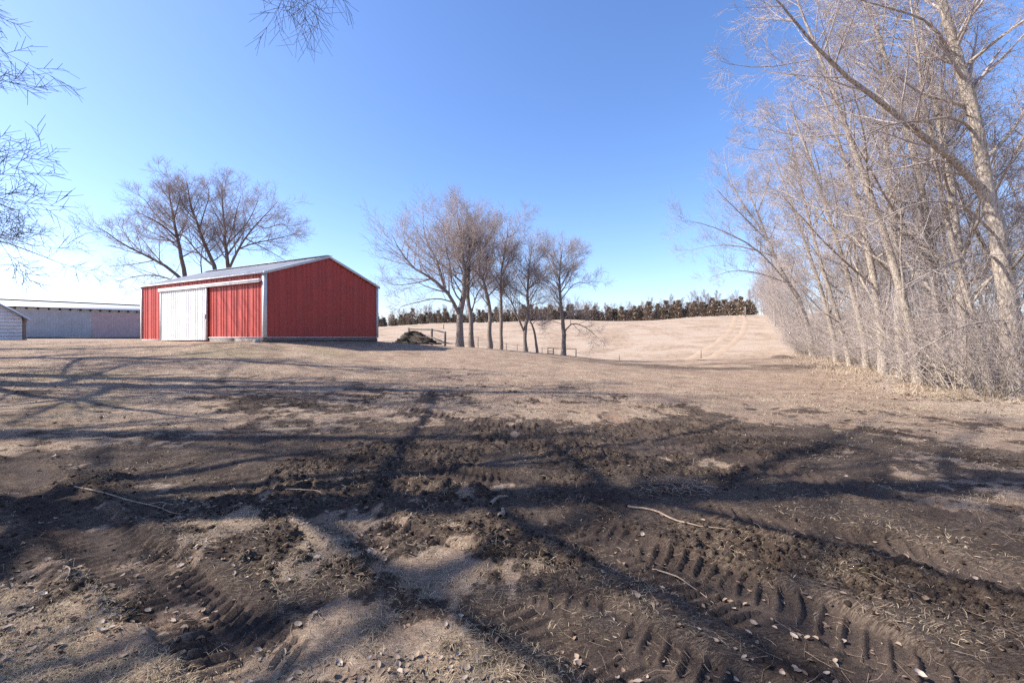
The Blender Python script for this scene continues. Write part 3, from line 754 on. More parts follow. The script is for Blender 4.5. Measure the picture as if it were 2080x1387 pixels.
# ------------------------------------------------------------------ stacked boards, rail brace, wire fence, stock gate
def put(px, Y): x = (px-CX)/FPX*Y; return x, Y, sz(x, Y)
pile = empty('board_pile', (-6.65, 30.0, sz(-6.65, 30.0)), 0.06)
tag(pile, 'dark weathered pile of stacked boards at the red barn corner', 'board pile')
pr = np.random.default_rng(5)
for lay in range(11):
    z = 0.085*lay
    half0, half1 = -1.45+0.105*lay, 1.75-0.17*lay
    for row in range(4):
        x = half0 + pr.uniform(-.1, .1)
        while x < half1:
            L = pr.uniform(0.5, 1.1); e = min(x+L, half1+pr.uniform(0, .15))
            y = -0.6+row*0.36+pr.uniform(-.06, .06)
            o = MB().box((x, y, z+0.004), (e-0.02, y+0.3, z+0.075+pr.uniform(-.012, .005))).build('board', M['wood_dark'], pile)
            o.rotation_euler = (0, pr.normal(0, .008), pr.normal(0, .015))
            x = e
for k in range(4):
    o = MB().beam((1.0+.2*k, -0.7-.1*k, 0.62-.16*k), (2.3+.1*k, -0.5-.1*k, 0.06), 0.16, 0.05).build('board', M['wood_grey'], pile)

def post(name, x, y, h, r0, m, parent, off, seed, lean=0.0):
    rr = np.random.default_rng(seed); z = sz(x, y)
    pl = np.array([[x, y, z-0.3], [x+lean*.5, y, z+h*.5], [x+lean, y, z+h], [x+lean, y, z+h+0.012]]) - off
    v, q = tubes(pl[None], np.array([[r0*1.05, r0, r0*0.97, 0.004]])*(1+rr.normal(0, .03, (1, 4))), 9)
    return obj(name, mesh_np(name, v, q, smooth=False), m, parent)
hx, hy, hz = put(877, 31.5)
brace = empty('corner_brace', (hx, hy, hz))
tag(brace, 'weathered wooden post and rail fence brace beside the dark board pile', 'fence')
hb = np.array([hx, hy, hz])
pts = []
for px, Y, top in ((830, 32.3, 666), (877, 31.5, 667.5), (904, 31.0, 673)):
    x, y, z = put(px, Y); zt = EYE + (HOR-top)/FPX*Y
    post('post', x, y, zt-z, 0.085, M['wood_grey'], brace, hb, px); pts.append(np.array([x, y, zt-0.07]))
for a, b_ in zip(pts[:-1], pts[1:]):
    v, q = tubes(np.array([[a-hb, (a+b_)/2-hb, b_-hb]]), np.array([[.055, .05, .055]]), 8)
    obj('rail', mesh_np('rail', v, q, smooth=True), M['wood_grey'], brace)
x, y, z = put(877, 31.5); x2, y2, z2 = put(904, 31.0)
for a, b_ in (((x, y, z+.15), pts[2]), ((x2, y2, z2+.15), pts[1])):
    v, q = tubes(np.array([[np.array(a)-hb, np.array(b_)-hb]]), np.array([[.007, .007]]), 4)
    obj('brace_wire', mesh_np('brace_wire', v, q), M['wood_grey'], brace)

fence = empty('wire_fence', put(971, 36.5)); fb = np.array(put(971, 36.5))
tag(fence, 'thin wire fence on steel posts along the row of bare trees', 'fence')
fp = []
for k, (px, Y, top) in enumerate(((906, 31.05, 681), (971, 36.5, 683), (1001, 38.2, 692), (1028.5, 39.6, 697), (1050.6, 40.6, 700), (1072.5, 41.4, 704), (1101, 42.2, 705.5), (1112, 42.5, 707))):
    x, y, z = put(px, Y); zt = max(EYE + (HOR-top)/FPX*Y, z+0.75)
    if 0 < k < 7: post('post', x, y, zt-z, 0.028, M['rust'], fence, fb, k)
    fp.append(np.array([x, y, zt]))
for lvl, rad, mm in ((0.06, .006, 'wood_grey'), (0.32, .010, 'white'), (0.58, .005, 'wood_grey')):
    W = np.array([p-np.array([0, 0.02, lvl]) for p in fp]) - fb
    v, q = tubes(W[None], np.full((1, len(W)), rad), 4)
    obj('wire', mesh_np('wire', v, q), M[mm], fence)

gx0, gy0, gz0 = put(1112.6, 41.8)
gate = empty('stock_gate', (gx0, gy0, gz0)); gb = np.array([gx0, gy0, gz0])
tag(gate, 'dark pipe gate frame standing beside the last bare tree', 'gate')
gp = []
for px, Y, h in ((1112.6, 41.8, .82), (1124, 42.0, .84), (1170, 41.2, .84)):
    x, y, z = put(px, Y); post('post', x, y, h, 0.05, M['rust'], gate, gb, int(px)); gp.append(np.array([x, y, z+h]))
for a, b_, dz in ((0, 1, .02), (1, 2, .02), (0, 1, .3), (0, 1, .52)):
    v, q = tubes(np.array([[gp[a]-gb-[0, 0, dz], gp[b_]-gb-[0, 0, dz]]]), np.array([[.035, .035]]), 6)
    obj('rail', mesh_np('rail', v, q), M['rust'], gate)
W = np.array([gp[1]-[0, 0, .38], gp[2]-[0, 0, .38], gp[2]+[1.9, 0, -.36]])-gb
v, q = tubes(W[None], np.full((1, 3), .012), 4); obj('wire', mesh_np('wire', v, q), M['white'], gate)

def lone_post(px, Y, h, r0, label, m='rust'):
    x, y, z = put(px, Y); o = post('fence_post', x, y, h, r0, M[m], None, np.array([x, y, z]), int(px)); o.location = (x, y, z)
    tag(o, label, 'fence post', 'posts standing in the pasture')
lone_post(1424, 47, 0.95, 0.035, 'thin dark post at the foot of the pasture lane')
lone_post(1258, 49, 0.65, 0.03, 'short thin post in the pasture right of the gate frame')
lone_post(901, 95, 1.1, 0.11, 'lone post on the pasture left of the first row tree', 'wood_grey')
lone_post(1514, 108, 2.6, 0.16, 'pale tall post on the hilltop beside the lane', 'wood_grey')

# ------------------------------------------------------------------ trees
def px_line(pts, Y, dY=0.0, z_ground=False):
    n = len(pts); out = []
    for i, (a, b_) in enumerate(pts):
        yy = Y + dY*i/max(1, n-1); out.append(PX(a, b_, yy))
    return out
ROW = [
 # label, Y, trunk px, r0, r1, limbs [(px pts, r0, dY)], auto
 ('forked bare tree nearest the red barn, crown spreading widest to the left', 33.0,
  [(934.5,704),(934,665),(933,628),(941,590),(944,549),(941,505),(937,456),(932,408)], .31, .02,
  [([(933,630),(921,601),(904,571),(871,541),(844,524),(814,483),(795,440)], .21, -2.0), ([(904,571),(893,524),(882,491),(863,450),(860,398)], .15, 1.0),
   ([(921,601),(888,592),(850,600),(812,612)], .08, -2.5), ([(943,560),(915,530),(885,500),(850,470)], .10, 2.5), ([(942,520),(955,490),(965,450),(972,420)], .09, -2), ([(880,545),(845,555),(805,560),(775,550)], .07, -1),
   ([(938,600),(920,570),(915,520),(905,470),(900,420)], .09, -3), ([(893,524),(860,500),(830,470),(815,430)], .06, 2)], 7),
 ('second bare tree from the barn with straight trunk and tall crown', 34.6,
  [(958,704),(956,660),(956,631),(951,590),(951,552),(954,497),(956,450),(956,405)], .24, .02,
  [([(957,628),(968,585),(981,560),(1000,515)], .10, 2), ([(955,520),(981,478),(1003,440),(1010,412)], .10, -2), ([(952,560),(935,520),(920,470),(912,425)], .10, 2), ([(953,540),(915,525),(885,505)], .07, -2), ([(955,480),(970,445),(980,405)], .06, 1)], 8),
 ('third bare tree from the barn, crooked and dark at its foot', 36.2,
  [(995,707),(994,665),(995,620),(987,574),(980,546),(973,515),(975,475),(980,435)], .24, .02,
  [([(994,612),(975,580),(962,560)], .07, -1.5), ([(985,565),(1010,540),(1030,500)], .08, 2), ([(980,546),(995,500),(1005,455)], .08, -2)], 8),
 ('slim straight bare tree in the middle of the row', 37.6,
  [(1017,710),(1018,670),(1018,634),(1017,579),(1019,524),(1025,483),(1030,450),(1031,425)], .20, .015,
  [([(1017,575),(1037,550),(1060,530),(1080,500)], .06, 1.5), ([(1018,540),(1035,500),(1050,455)], .07, -1.5), ([(1018,600),(1000,580),(985,560)], .05, 1)], 9),
 ('bare tree forking low into two stems left of the slim leaning one', 38.6,
  [(1067,718),(1066,690),(1066,664),(1073,623),(1071,579),(1073,535),(1077,495),(1080,478)], .22, .015,
  [([(1065,668),(1050,628),(1039,598),(1025,576),(1010,555)], .13, -1.5), ([(1073,568),(1096,549),(1125,525)], .07, 1.5), ([(1072,600),(1090,570),(1098,530)], .06, -2), ([(1040,600),(1035,560),(1045,520)], .06, 1), ([(1073,610),(1095,600),(1115,605)], .05, 1)], 8),
 ('slim leaning bare tree with pale bark between two stouter trees', 38.9,
  [(1092,722),(1089,695),(1086,672),(1082,653),(1077,640),(1074,620),(1078,600),(1082,580)], .14, .02, [([(1080,650),(1095,635),(1108,628)], .05, 1)], 4),
 ('last bare tree of the row with a low limb drooping right', 40.0,
  [(1144,723),(1145,695),(1145,667),(1141,620),(1137,574),(1137,524),(1140,495),(1143,472)], .25, .015,
  [([(1146,668),(1162,648),(1189,656),(1217,683)], .10, -1), ([(1141,590),(1167,555),(1195,552),(1222,549)], .07, .5), ([(1140,600),(1120,565),(1095,552)], .07, 1), ([(1138,560),(1160,520),(1170,485)], .07, -1.5), ([(1138,550),(1118,510),(1110,482)], .07, 2),
   ([(1143,640),(1165,620),(1185,615)], .05, 2), ([(1144,650),(1115,640),(1100,655)], .04, -1)], 8)]
for i, (lab, Y, tr, r0, r1, limbs, auto) in enumerate(ROW):
    r = np.random.default_rng(100+i)
    low = lambda pts: [(a, tr[0][1]-(tr[0][1]-b_)*.87) for a, b_ in pts]
    T = px_line(low(tr), Y)
    T[0][2] = sz(T[0][0], T[0][1])
    L = [(px_line(low(p), Y, d), rr_*.72) for p, rr_, d in limbs]
    t = build_tree('bare_tree', r, T, r0*.92, r1, L, (M['bark_row'], M['twig_row']), auto=auto, auto_t=(0.38, 0.95), lv=(8, 8, 5) if i != 5 else (5, 5, 4), rmin=0.0062, maxl=(2.9, 1.5, .75), auto_rr=.40, auto_ang=(52, 12), npts=(6, 4, 2),
                   ratios=(0.60, 0.50, 0.60), up_levels=(0.28, 0.25, 0.15), wob=0.055, minlen=0.5, auto_ratio=0.38, crr=(.52, .42, .4))
    tag(t, lab, 'tree', 'row of bare trees beyond the barn')

BARN_T = [
 ('bare tree behind the barn roof with a long limb reaching left', 42.0,
  [(380,690),(379,620),(376,560),(366,505),(358,460),(352,420),(346,380),(342,345)], .36, .02,
  [([(374,575),(340,540),(290,508),(250,485),(215,455),(192,440)], .24, -3), ([(372,585),(330,562),(285,560),(235,575)], .13, 2), ([(360,470),(330,440),(300,420),(272,405)], .14, -3), ([(356,450),(320,420),(295,380),(275,365)], .12, 2), ([(352,430),(362,390),(372,350)], .10, -1), ([(290,508),(260,470),(240,440)], .09, 2),([(362,480),(335,475),(300,470),(275,450)], .10, 1)], 7),
 ('bare tree behind the middle of the barn roof leaning left', 43.0,
  [(442,690),(441,620),(437,548),(422,505),(405,450),(392,410),(384,370),(380,338)], .34, .02,
  [([(435,540),(405,510),(380,475),(360,455),(335,440)], .16, 2), ([(405,450),(415,410),(425,370),(420,345)], .10, -2), ([(430,530),(452,510),(465,490)], .09, 3), ([(398,430),(375,400),(362,360)], .10, -2), ([(410,560),(408,520),(415,480),(425,450)], .10, 3)], 7),
 ('bare tree behind the barn roof spreading right towards the gable', 42.4,
  [(465,690),(464,620),(463,543),(459,505),(456,470),(454,430),(452,395),(450,355)], .34, .02,
  [([(465,548),(482,505),(501,469),(525,435),(552,402),(565,385)], .18, -2), ([(468,540),(485,500),(520,485),(560,475),(608,460)], .15, 2), ([(458,500),(472,455),(480,410),(490,370)], .12, -3), ([(455,450),(435,410),(425,380)], .10, 2), ([(520,440),(540,450),(575,440),(600,470)], .08, -2), ([(500,475),(540,500),(570,520),(590,535)], .08, 1), ([(460,490),(500,440),(520,395),(525,375)], .11, 3)], 7)]
for i, (lab, Y, tr, r0, r1, limbs, auto) in enumerate(BARN_T):
    r = np.random.default_rng(140+i)
    low = lambda pts: [(a, tr[2][1]-(tr[2][1]-b_)*.85) for a, b_ in pts]
    T = px_line(low(tr), Y); T[0][2] = sz(T[0][0], T[0][1])
    L = [(px_line(low(p), Y, d), rr_*.68) for p, rr_, d in limbs]
    t = build_tree('bare_tree', r, T, r0*.85, r1, L, (M['bark_barn'], M['twig_barn']), auto=auto, auto_t=(0.5, 0.95), lv=(8, 8, 5), rmin=0.0068, per=3.6, maxl=(3.4, 1.7, .85), auto_rr=.36, npts=(6, 4, 2),
                   ratios=(0.48, 0.50, 0.60), up_levels=(0.3, 0.25, 0.15), wob=0.055, minlen=0.5, auto_ratio=0.28, crr=(.5, .42, .4))
    tag(t, lab, 'tree', 'bare trees behind the barn')

# wood at the right: one tall leaning tree in front, then repeats of a few kinds
r = np.random.default_rng(200)
YH = 12.6
T = px_line([(2066,806),(2060,720),(2048,620),(2036,520),(2012,410),(1990,300),(1962,170),(1935,80),(1910,0),(1885,-110),(1870,-230)], YH, -0.5)
T[0][2] = sz(T[0][0], T[0][1])
L = [(px_line([(2022,450),(1985,375),(1920,310),(1850,258),(1780,200),(1700,140),(1640,75),(1570,-10),(1520,-60)], YH, -2.0), .17),
     (px_line([(1985,280),(1945,240),(1880,245),(1800,255),(1730,290),(1690,300)], YH, -2.5), .06),
     (px_line([(2040,545),(2000,515),(1920,540),(1840,580),(1760,620)], YH, -1.8), .06),
     (px_line([(2052,650),(2010,652),(1950,665),(1880,705),(1800,735)], YH, -1.2), .045),
     (px_line([(2030,490),(1960,420),(1880,410),(1800,440),(1700,500)], YH, -1.5), .055),
     (px_line([(1955,150),(1900,60),(1850,30),(1780,10),(1680,-20)], YH, -2.5), .06),
     (px_line([(1995,330),(2060,260),(2120,150),(2160,20)], YH, 1.5), .09), (px_line([(2045,600),(2110,540),(2180,430)], YH, 1.5), .07),
     (px_line([(1940,90),(1990,0),(2040,-100)], YH, 1.0), .07), (px_line([(1920,20),(1840,-90),(1780,-200)], YH, 1.0), .08), (px_line([(2040,560),(2090,500),(2120,380)], YH, -2), .07)]
L = [(p_, q_*.68) for p_, q_ in L]
t = build_tree('bare_tree', r, T, .235, .04, L, (M['bark_wood'], M['twig_wood']), auto=6, auto_t=(0.45, 0.95), lv=(7, 7, 4), rmin=0.0034, maxl=(2.2, 1.0, .5), npts=(7, 5, 3), ratios=(0.34, 0.42, 0.5), up_levels=(0.25, 0.2, 0.1), wob=0.075, minlen=0.2, auto_ratio=0.25, sides=(14, 9, 5, 4, 3))
tag(t, 'thick pale lichen-spotted tree leaning left at the right edge of the photo', 'tree')

def wood_tree(seed, h, lean, r0, auto):
    r = np.random.default_rng(seed)
    n = 8; s = np.linspace(0, 1, n)
    sw = r.uniform(-.5, .5)
    T = np.stack([-lean*s**1.3 + sw*np.sin(s*3.1), 0.5*np.sin(s*2.2+seed)*s, h*s], 1)
    return build_tree('bare_tree', r, T, r0, .02, [], (M['bark_wood'], M['twig_wood']), auto=auto, auto_t=(0.14, 0.97), auto_ang=(48, 14), auto_ratio=0.38, lv=(6, 7, 5), rmin=0.0050, npts=(6, 4, 2), per=3.2, maxl=(2.6, 1.3, .7), auto_rr=.40,
                      ratios=(0.46, 0.50, 0.60), up_levels=(0.3, 0.15, 0.0), wob=0.07, minlen=0.4, trop=0.45, crr=(.5, .4, .4), sides=(9, 6, 4, 3, 3))
protos = [wood_tree(300, 14.5, 2.8, .185, 13), wood_tree(301, 13.5, 4.2, .15, 13), wood_tree(302, 15.5, 1.6, .19, 12), wood_tree(303, 12.5, 3.2, .11, 11), wood_tree(304, 11.5, 1.2, .095, 11)]
used = [False]*len(protos)
def place(lst, used, k, x, y, rz, sc, label, cat, group, dz=0.0):
    o = lst[k] if not used[k] else copy_tree(lst[k]); used[k] = True
    o.location = (x, y, sz(x, y)+dz); o.rotation_euler = (0, 0, rz); o.scale = (sc, sc, sc)
    tag(o, label, cat, group); return o
WG = 'bare trees of the wood at the right'
FRONT = [ # px, Y, kind, rz, scale, label
 (2014, 13.6, 3, .1, .95, 'slender bare tree just left of the lichen-spotted trunk'),
 (1962, 14.2, 2, -.3, .92, 'straight pale tree with dark foot, second trunk from the right edge'),
 (1915, 15.6, 0, .0, 1.0, 'stout leaning bare tree at the front of the wood'),
 (1868, 15.2, 1, .1, 1.0, 'strongly leaning bare tree left of the stout front tree'),
 (1832, 18.0, 2, .5, .95, 'tall bare tree behind the strongly leaning one'),
 (1795, 19.8, 0, -.2, .96, 'bare tree at the wood edge beside the straw bank'),
 (1762, 22.6, 1, .2, 1.0, 'bare tree on the wood edge above the brush'),
 (1728, 25.5, 3, -.1, 1.15, 'slim bare tree at the far bend of the wood edge'),
 (1700, 29.5, 1, .15, 1.02, 'bare tree with low crown reaching out over the lane')]
for px, Y, k, rz, sc, lab in FRONT:
    x = (px-CX)/FPX*Y; place(protos, used, k, x, Y, rz, sc, lab, 'tree', WG)
r = np.random.default_rng(400)
def edge_at(s):
    d = np.r_[0, np.cumsum(np.linalg.norm(np.diff(EDGE, axis=0), axis=1))]
    i = min(np.searchsorted(d, s, side='right')-1, len(EDGE)-2); f = (s-d[i])/(d[i+1]-d[i])
    p = EDGE[i]*(1-f)+EDGE[i+1]*f; t = EDGE[i+1]-EDGE[i]; t = t/np.linalg.norm(t); return p, np.array([t[1], -t[0]])
n_in = 0
for s_ in list(np.arange(5, 40, 1.9)) + list(np.arange(40, 150, 4.0)):
    for row in range(2 if s_ < 60 else 1):
        p, nrm = edge_at(s_ + r.uniform(-1, 1))
        off = r.uniform(2.6, 5.5) + row*r.uniform(3.0, 4.5) if s_ < 40 else r.uniform(-0.3, 2.4) + row*3.5
        q_ = p + nrm*off
        if abs(q_[0]/q_[1]) > 1.45 or q_[1] < 11: continue
        far = s_ > 55
        place(protos, used, int(r.integers(0, 5)), q_[0], q_[1], r.normal(0, .45), r.uniform(.55, .85) if not far else (r.uniform(.8, 1.05) if s_ < 78 else r.uniform(.62, .85)),
              'pale bare tree on the wood edge climbing the hill' if far else 'bare tree standing deeper in the wood among other trunks', 'tree', 'trees of the wood edge up the hill' if far else 'trees deeper in the wood')
        n_in += 1

r = np.random.default_rng(450); YB = 40.0
T = px_line([(1652,712),(1640,660),(1618,600),(1592,560),(1565,500),(1545,450),(1530,410),(1520,380)], YB); T[0][2] = sz(T[0][0], T[0][1])
L = [(px_line([(1612,590),(1570,540),(1530,502),(1480,475),(1430,455),(1385,448)], YB, -2), .10), (px_line([(1560,490),(1520,450),(1480,410),(1450,380)], YB, -2), .08), (px_line([(1600,575),(1540,555),(1490,550),(1440,565)], YB, -2), .07),
     (px_line([(1570,520),(1500,500),(1440,500),(1400,510)], YB, 1), .07), (px_line([(1550,470),(1500,400),(1475,340),(1470,300)], YB, 1), .08), (px_line([(1540,430),(1560,370),(1570,300)], YB, 1), .08)]
t = build_tree('bare_tree', r, T, .24, .02, L, (M['bark_wood'], M['twig_wood']), auto=6, auto_t=(.4, .95), lv=(7, 8, 5), rmin=.006, per=4, npts=(6, 4, 2), ratios=(.46, .5, .6), up_levels=(.4, .3, .2), wob=.05, minlen=.5, auto_ratio=.3, crr=.36, maxl=(2.8, 1.4, .75))
tag(t, 'bare tree whose long boughs reach far left over the pasture from the wood', 'tree', WG)

def shrub(seed, h, n):
    r = np.random.default_rng(seed); root = empty('leafless_shrub')
    a = r.random(n)*6.28; rad = r.uniform(.05, .45, n)
    st = np.stack([np.cos(a)*rad, np.sin(a)*rad, np.full(n, -0.05)], 1)
    d = unit(np.stack([np.cos(a)*.45, np.sin(a)*.45, np.ones(n)], 1)+r.normal(0, .18, (n, 3)))
    P = np.empty((n, 6, 3)); P[:, 0] = st; L = h*r.uniform(.55, 1.1, n)
    for k in range(1, 6):
        d = unit(d + r.normal(0, .13, d.shape) - UP*0.03); P[:, k] = P[:, k-1]+d*(L/5)[:, None]
    R = np.linspace(1, .3, 6)[None]*r.uniform(.008, .02, n)[:, None]
    v, q = tubes(P, R, 5); obj('stem', mesh_np('stem', v, q, smooth=True), M['bark_wood'], root)
    P1, R1 = sprout(r, P, R, 11, .12, .98, (48, 16), .42, 4, .02, .12, .6, .004, tip=.4, minlen=.2)
    P2, R2 = sprout(r, P1, R1, 6, .2, .98, (48, 16), .5, 3, -.05, .13, .6, .0034, tip=.4, minlen=.14)
    v, q = join([tubes(P1, R1, 3), tubes(P2, R2, 3)])
    obj('twig_mass', mesh_np('twig_mass', v, q, smooth=True), M['twig_wood'], root)
    return root
shp_ = [shrub(500, 3.4, 18), shrub(501, 2.2, 20), shrub(502, 5.2, 15)]; su = [False]*3
r = np.random.default_rng(510)
for s_ in list(np.arange(3.0, 45, 0.85)) + list(np.arange(45, 130, 2.0)):
    p, nrm = edge_at(s_ + r.uniform(-.5, .5)); q_ = p + nrm*r.uniform(0.0, 3.0)
    if q_[0]/q_[1] > 1.3: continue
    place(shp_, su, int(r.integers(0, 3)), q_[0], q_[1], r.uniform(0, 6.28), r.uniform(.75, 1.2), 'leafless grey-tan shrub in the brush under the wood edge', 'shrub', 'leafless shrubs of the wood edge')

# trees at the left, mostly outside the frame: their branches hang into view and their shadows cross the yard
def left_tree(seed, base, h, r0, limbs, auto, lv=(6, 7, 5), lean=0.0, auto_ratio=.40, rmin=.0050, auto_rr=.36, trop=.25, maxl=(1.8, .9, .5), auto_ang=(55, 12)):
    r = np.random.default_rng(seed); s = np.linspace(0, 1, 8)
    x, y = base; z = sz(x, y)
    T = np.stack([x + lean*s + .5*np.sin(s*4+seed)*s, y + .5*np.sin(s*3+seed*2)*s, z + h*s], 1)
    return build_tree('bare_tree', r, T, r0, .04, limbs, (M['bark_left'], M['twig_left']), auto=auto, auto_t=(0.2, 0.95), auto_ang=auto_ang, auto_ratio=auto_ratio, lv=lv, rmin=rmin, maxl=maxl, npts=(6, 4, 2), auto_rr=auto_rr, crr=.36,
                      ratios=(.42, .44, .5), up_levels=(.1, .05, .0), wob=.075, trop=trop, minlen=.3, sides=(10, 7, 4, 3, 3))
LG = 'yard trees at the left of the photo'
def hang(x0, y0, z0, x1, y1, z1, sag=.5, r0=.04):
    a, b_ = np.array([x0, y0, z0]), np.array([x1, y1, z1])
    return ([a, a*.66+b_*.34+UP*sag*.9, a*.33+b_*.67+UP*sag, b_], r0)
t = left_tree(600, (-17.0, 9.8), 17.0, .42, [hang(-16.8, 9.8, 6.5, -11.0, 8.9, 8.0), hang(-16.8, 9.8, 5.5, -10.6, 8.6, 6.7), hang(-16.8, 9.8, 4.6, -11.2, 9.3, 5.4), hang(-16.8, 9.8, 7.5, -10.9, 8.4, 8.8),
     hang(-16.8, 9.8, 4.2, -10.4, 8.8, 4.3, .8), hang(-16.8, 9.8, 4.0, -11.2, 9.6, 3.7, .8), hang(-16.8, 9.8, 6.0, -11.0, 8.6, 7.4)], 11, auto_ratio=.34)
tag(t, 'big dark tree whose upper branches enter at the top left edge', 'tree', LG)
t = left_tree(601, (-21.8, 14.6), 15.5, .36, [hang(-21.6, 14.6, 4.6, -15.2, 13.9, 4.5, .6), hang(-21.6, 14.6, 4.2, -14.4, 13.8, 4.0, .7), hang(-21.6, 14.6, 5.4, -15.6, 13.9, 5.6, .6)], 11, auto_ratio=.34)
tag(t, 'dark tree whose low branches droop in at the left edge above the sheds', 'tree', LG)
t = left_tree(602, (-11.6, 3.4), 18.5, .46, [], 24, lean=.8, lv=(5, 4), rmin=.012, auto_rr=.30, auto_ratio=.40, maxl=(4.2, 2.2, 1.0), auto_ang=(60, 14))
tag(t, 'large yard tree left of the camera casting branch shadows over the soil', 'tree', LG)
big = t
for (x_, y_), rz_, sc_, lab_ in (((-15.0, -1.2), 2.1, 1.08, 'tall yard tree behind the camera on the left shading the near soil'),
                                 ((-21.0, 5.6), 4.0, 1.02, 'yard tree far left whose shadow crosses the middle of the yard'),
                                 ((-26.0, 11.0), 5.2, 1.0, 'yard tree well to the left whose shadow bands the lawn'),
                                 ((-33.0, 17.5), 1.0, 1.0, 'yard tree out left whose shadow streaks the lawn before the barn')):
    t = copy_tree(big); t.location = (x_, y_, sz(x_, y_)); t.rotation_euler = (0, 0, rz_); t.scale = (sc_,)*3
    tag(t, lab_, 'tree', LG)
t = left_tree(603, (-6.8, -2.2), 14.5, .34, [([(-6.6, -2.0, 5.0), (-5.2, 1.0, 7.6), (-3.9, 3.6, 7.9), (-3.0, 5.3, 7.0), (-2.85, 5.8, 6.2)], .035), ([(-6.6, -2.0, 6.0), (-4.8, 1.5, 8.2), (-3.4, 4.0, 8.0), (-2.75, 5.5, 6.9), (-2.6, 5.8, 6.25)], .03),
     ([(-6.6, -2.0, 5.6), (-5.2, 1.5, 8.0), (-3.8, 4.2, 7.8), (-3.3, 5.5, 6.9), (-3.2, 5.8, 6.2)], .03)], 6, rmin=.0026, maxl=(.68, .42, .26), lv=(9, 8, 5), trop=-.2)
tag(t, 'tree behind the camera whose drooping branch hangs in at the top', 'tree', LG)

# ------------------------------------------------------------------ far windbreak
def cedar(seed, h, w):
    r = np.random.default_rng(seed); n = 620
    t = r.random(n)**0.8; a = r.random(n)*6.28
    prof = w*(1-t*.92)**0.6*(0.72+0.28*np.sin(t*23+seed)+.2*np.sin(a*3+seed))
    rad = prof*np.sqrt(r.uniform(.25, 1, n))
    c = np.stack([np.cos(a)*rad, np.sin(a)*rad, 0.1+t*h], 1)
    d = unit(np.stack([np.cos(a), np.sin(a), r.uniform(.3, 1.4, n)], 1)+r.normal(0, .35, (n, 3))); sde = unit(np.cross(d, r.normal(0, 1, (n, 3))))
    L = r.uniform(.28, .6, n)[:, None]; W = r.uniform(.10, .22, n)[:, None]
    v = np.stack([c-sde*W, c+sde*W, c+d*L], 1).reshape(-1, 3)
    tv, tq = tubes(np.array([[[0, 0, -.2], [0, 0, h*.5], [0, 0, h]]]), np.array([[.11, .06, .01]]), 5)
    tri = np.arange(3*n).reshape(-1, 3)
    o = obj('cedar_tree', mesh_np('cedar_tree', np.concatenate([v, tv]), tq+3*n, tri), M['cedar'])
    return o
cedars = [cedar(700, 4.3, 1.45), cedar(701, 3.6, 1.6), cedar(702, 5.0, 1.5), cedar(703, 3.0, 1.35)]; cu = [False]*4
def far_tree(seed, h):
    r = np.random.default_rng(seed)
    T = np.stack([np.sin(np.linspace(0, 1, 6)*3+seed)*.2, np.zeros(6), np.linspace(-.2, h, 6)], 1)
    TR = np.linspace(.09, .015, 6)
    parts = [tubes(T[None], TR[None], 5)]
    P, R = T[None], TR[None]
    for n, ra, an in ((16, .42, 36), (8, .45, 38), (5, .5, 40)):
        P, R = sprout(r, P, R, n, .22, .98, (an, 10), ra, 4, .45, .1, .5, .013, tip=.5, minlen=.4)
        parts.append(tubes(P, R, 3))
    v, q = join(parts); return obj('bare_tree', mesh_np('bare_tree', v, q), M['twig_far'])
fars = [far_tree(720, 7.5), far_tree(721, 6.5), far_tree(722, 8.5)]; fu = [False]*3
LINE = np.array([(-46, 127), (-39, 128.5), (-6, 129), (17, 131), (33, 133), (53, 129), (68, 120.5)])
r = np.random.default_rng(730)
d_ = np.r_[0, np.cumsum(np.linalg.norm(np.diff(LINE, axis=0), axis=1))]
def on_line(s): return np.array([np.interp(s, d_, LINE[:, 0]), np.interp(s, d_, LINE[:, 1])])
s_ = 0.0
while s_ < d_[-1]:
    f = s_/d_[-1]
    for row in range(2):
        p = on_line(s_) + r.normal(0, .35, 2) + np.array([r.uniform(-.5, .5), row*2.2])
        k = int(r.integers(0, 4)); sc = r.uniform(.5, .9)*(0.68+0.42*f)
        place(cedars, cu, k, p[0], p[1], r.uniform(0, 6.28), sc, 'small dark cedar in the windbreak on the far hill', 'cedar tree', 'cedars of the far windbreak').scale = (sc*1.35, sc*1.35, sc*r.uniform(.7, 1.45))
    s_ += r.uniform(.75, 1.25)
s_ = 0.0
while s_ < d_[-1]:
    f = s_/d_[-1]
    p = on_line(s_) + np.array([0, r.choice([1.2, 2.6, 4.0, 6.0, 8.0])])
    place(fars, fu, int(r.integers(0, 3)), p[0], p[1], r.uniform(0, 6.28), r.uniform(.5, .95)*(.62+.42*f), 'small bare tree rising behind the cedars on the far hill', 'tree', 'bare trees of the far windbreak')
    s_ += r.uniform(.5, 1.0)

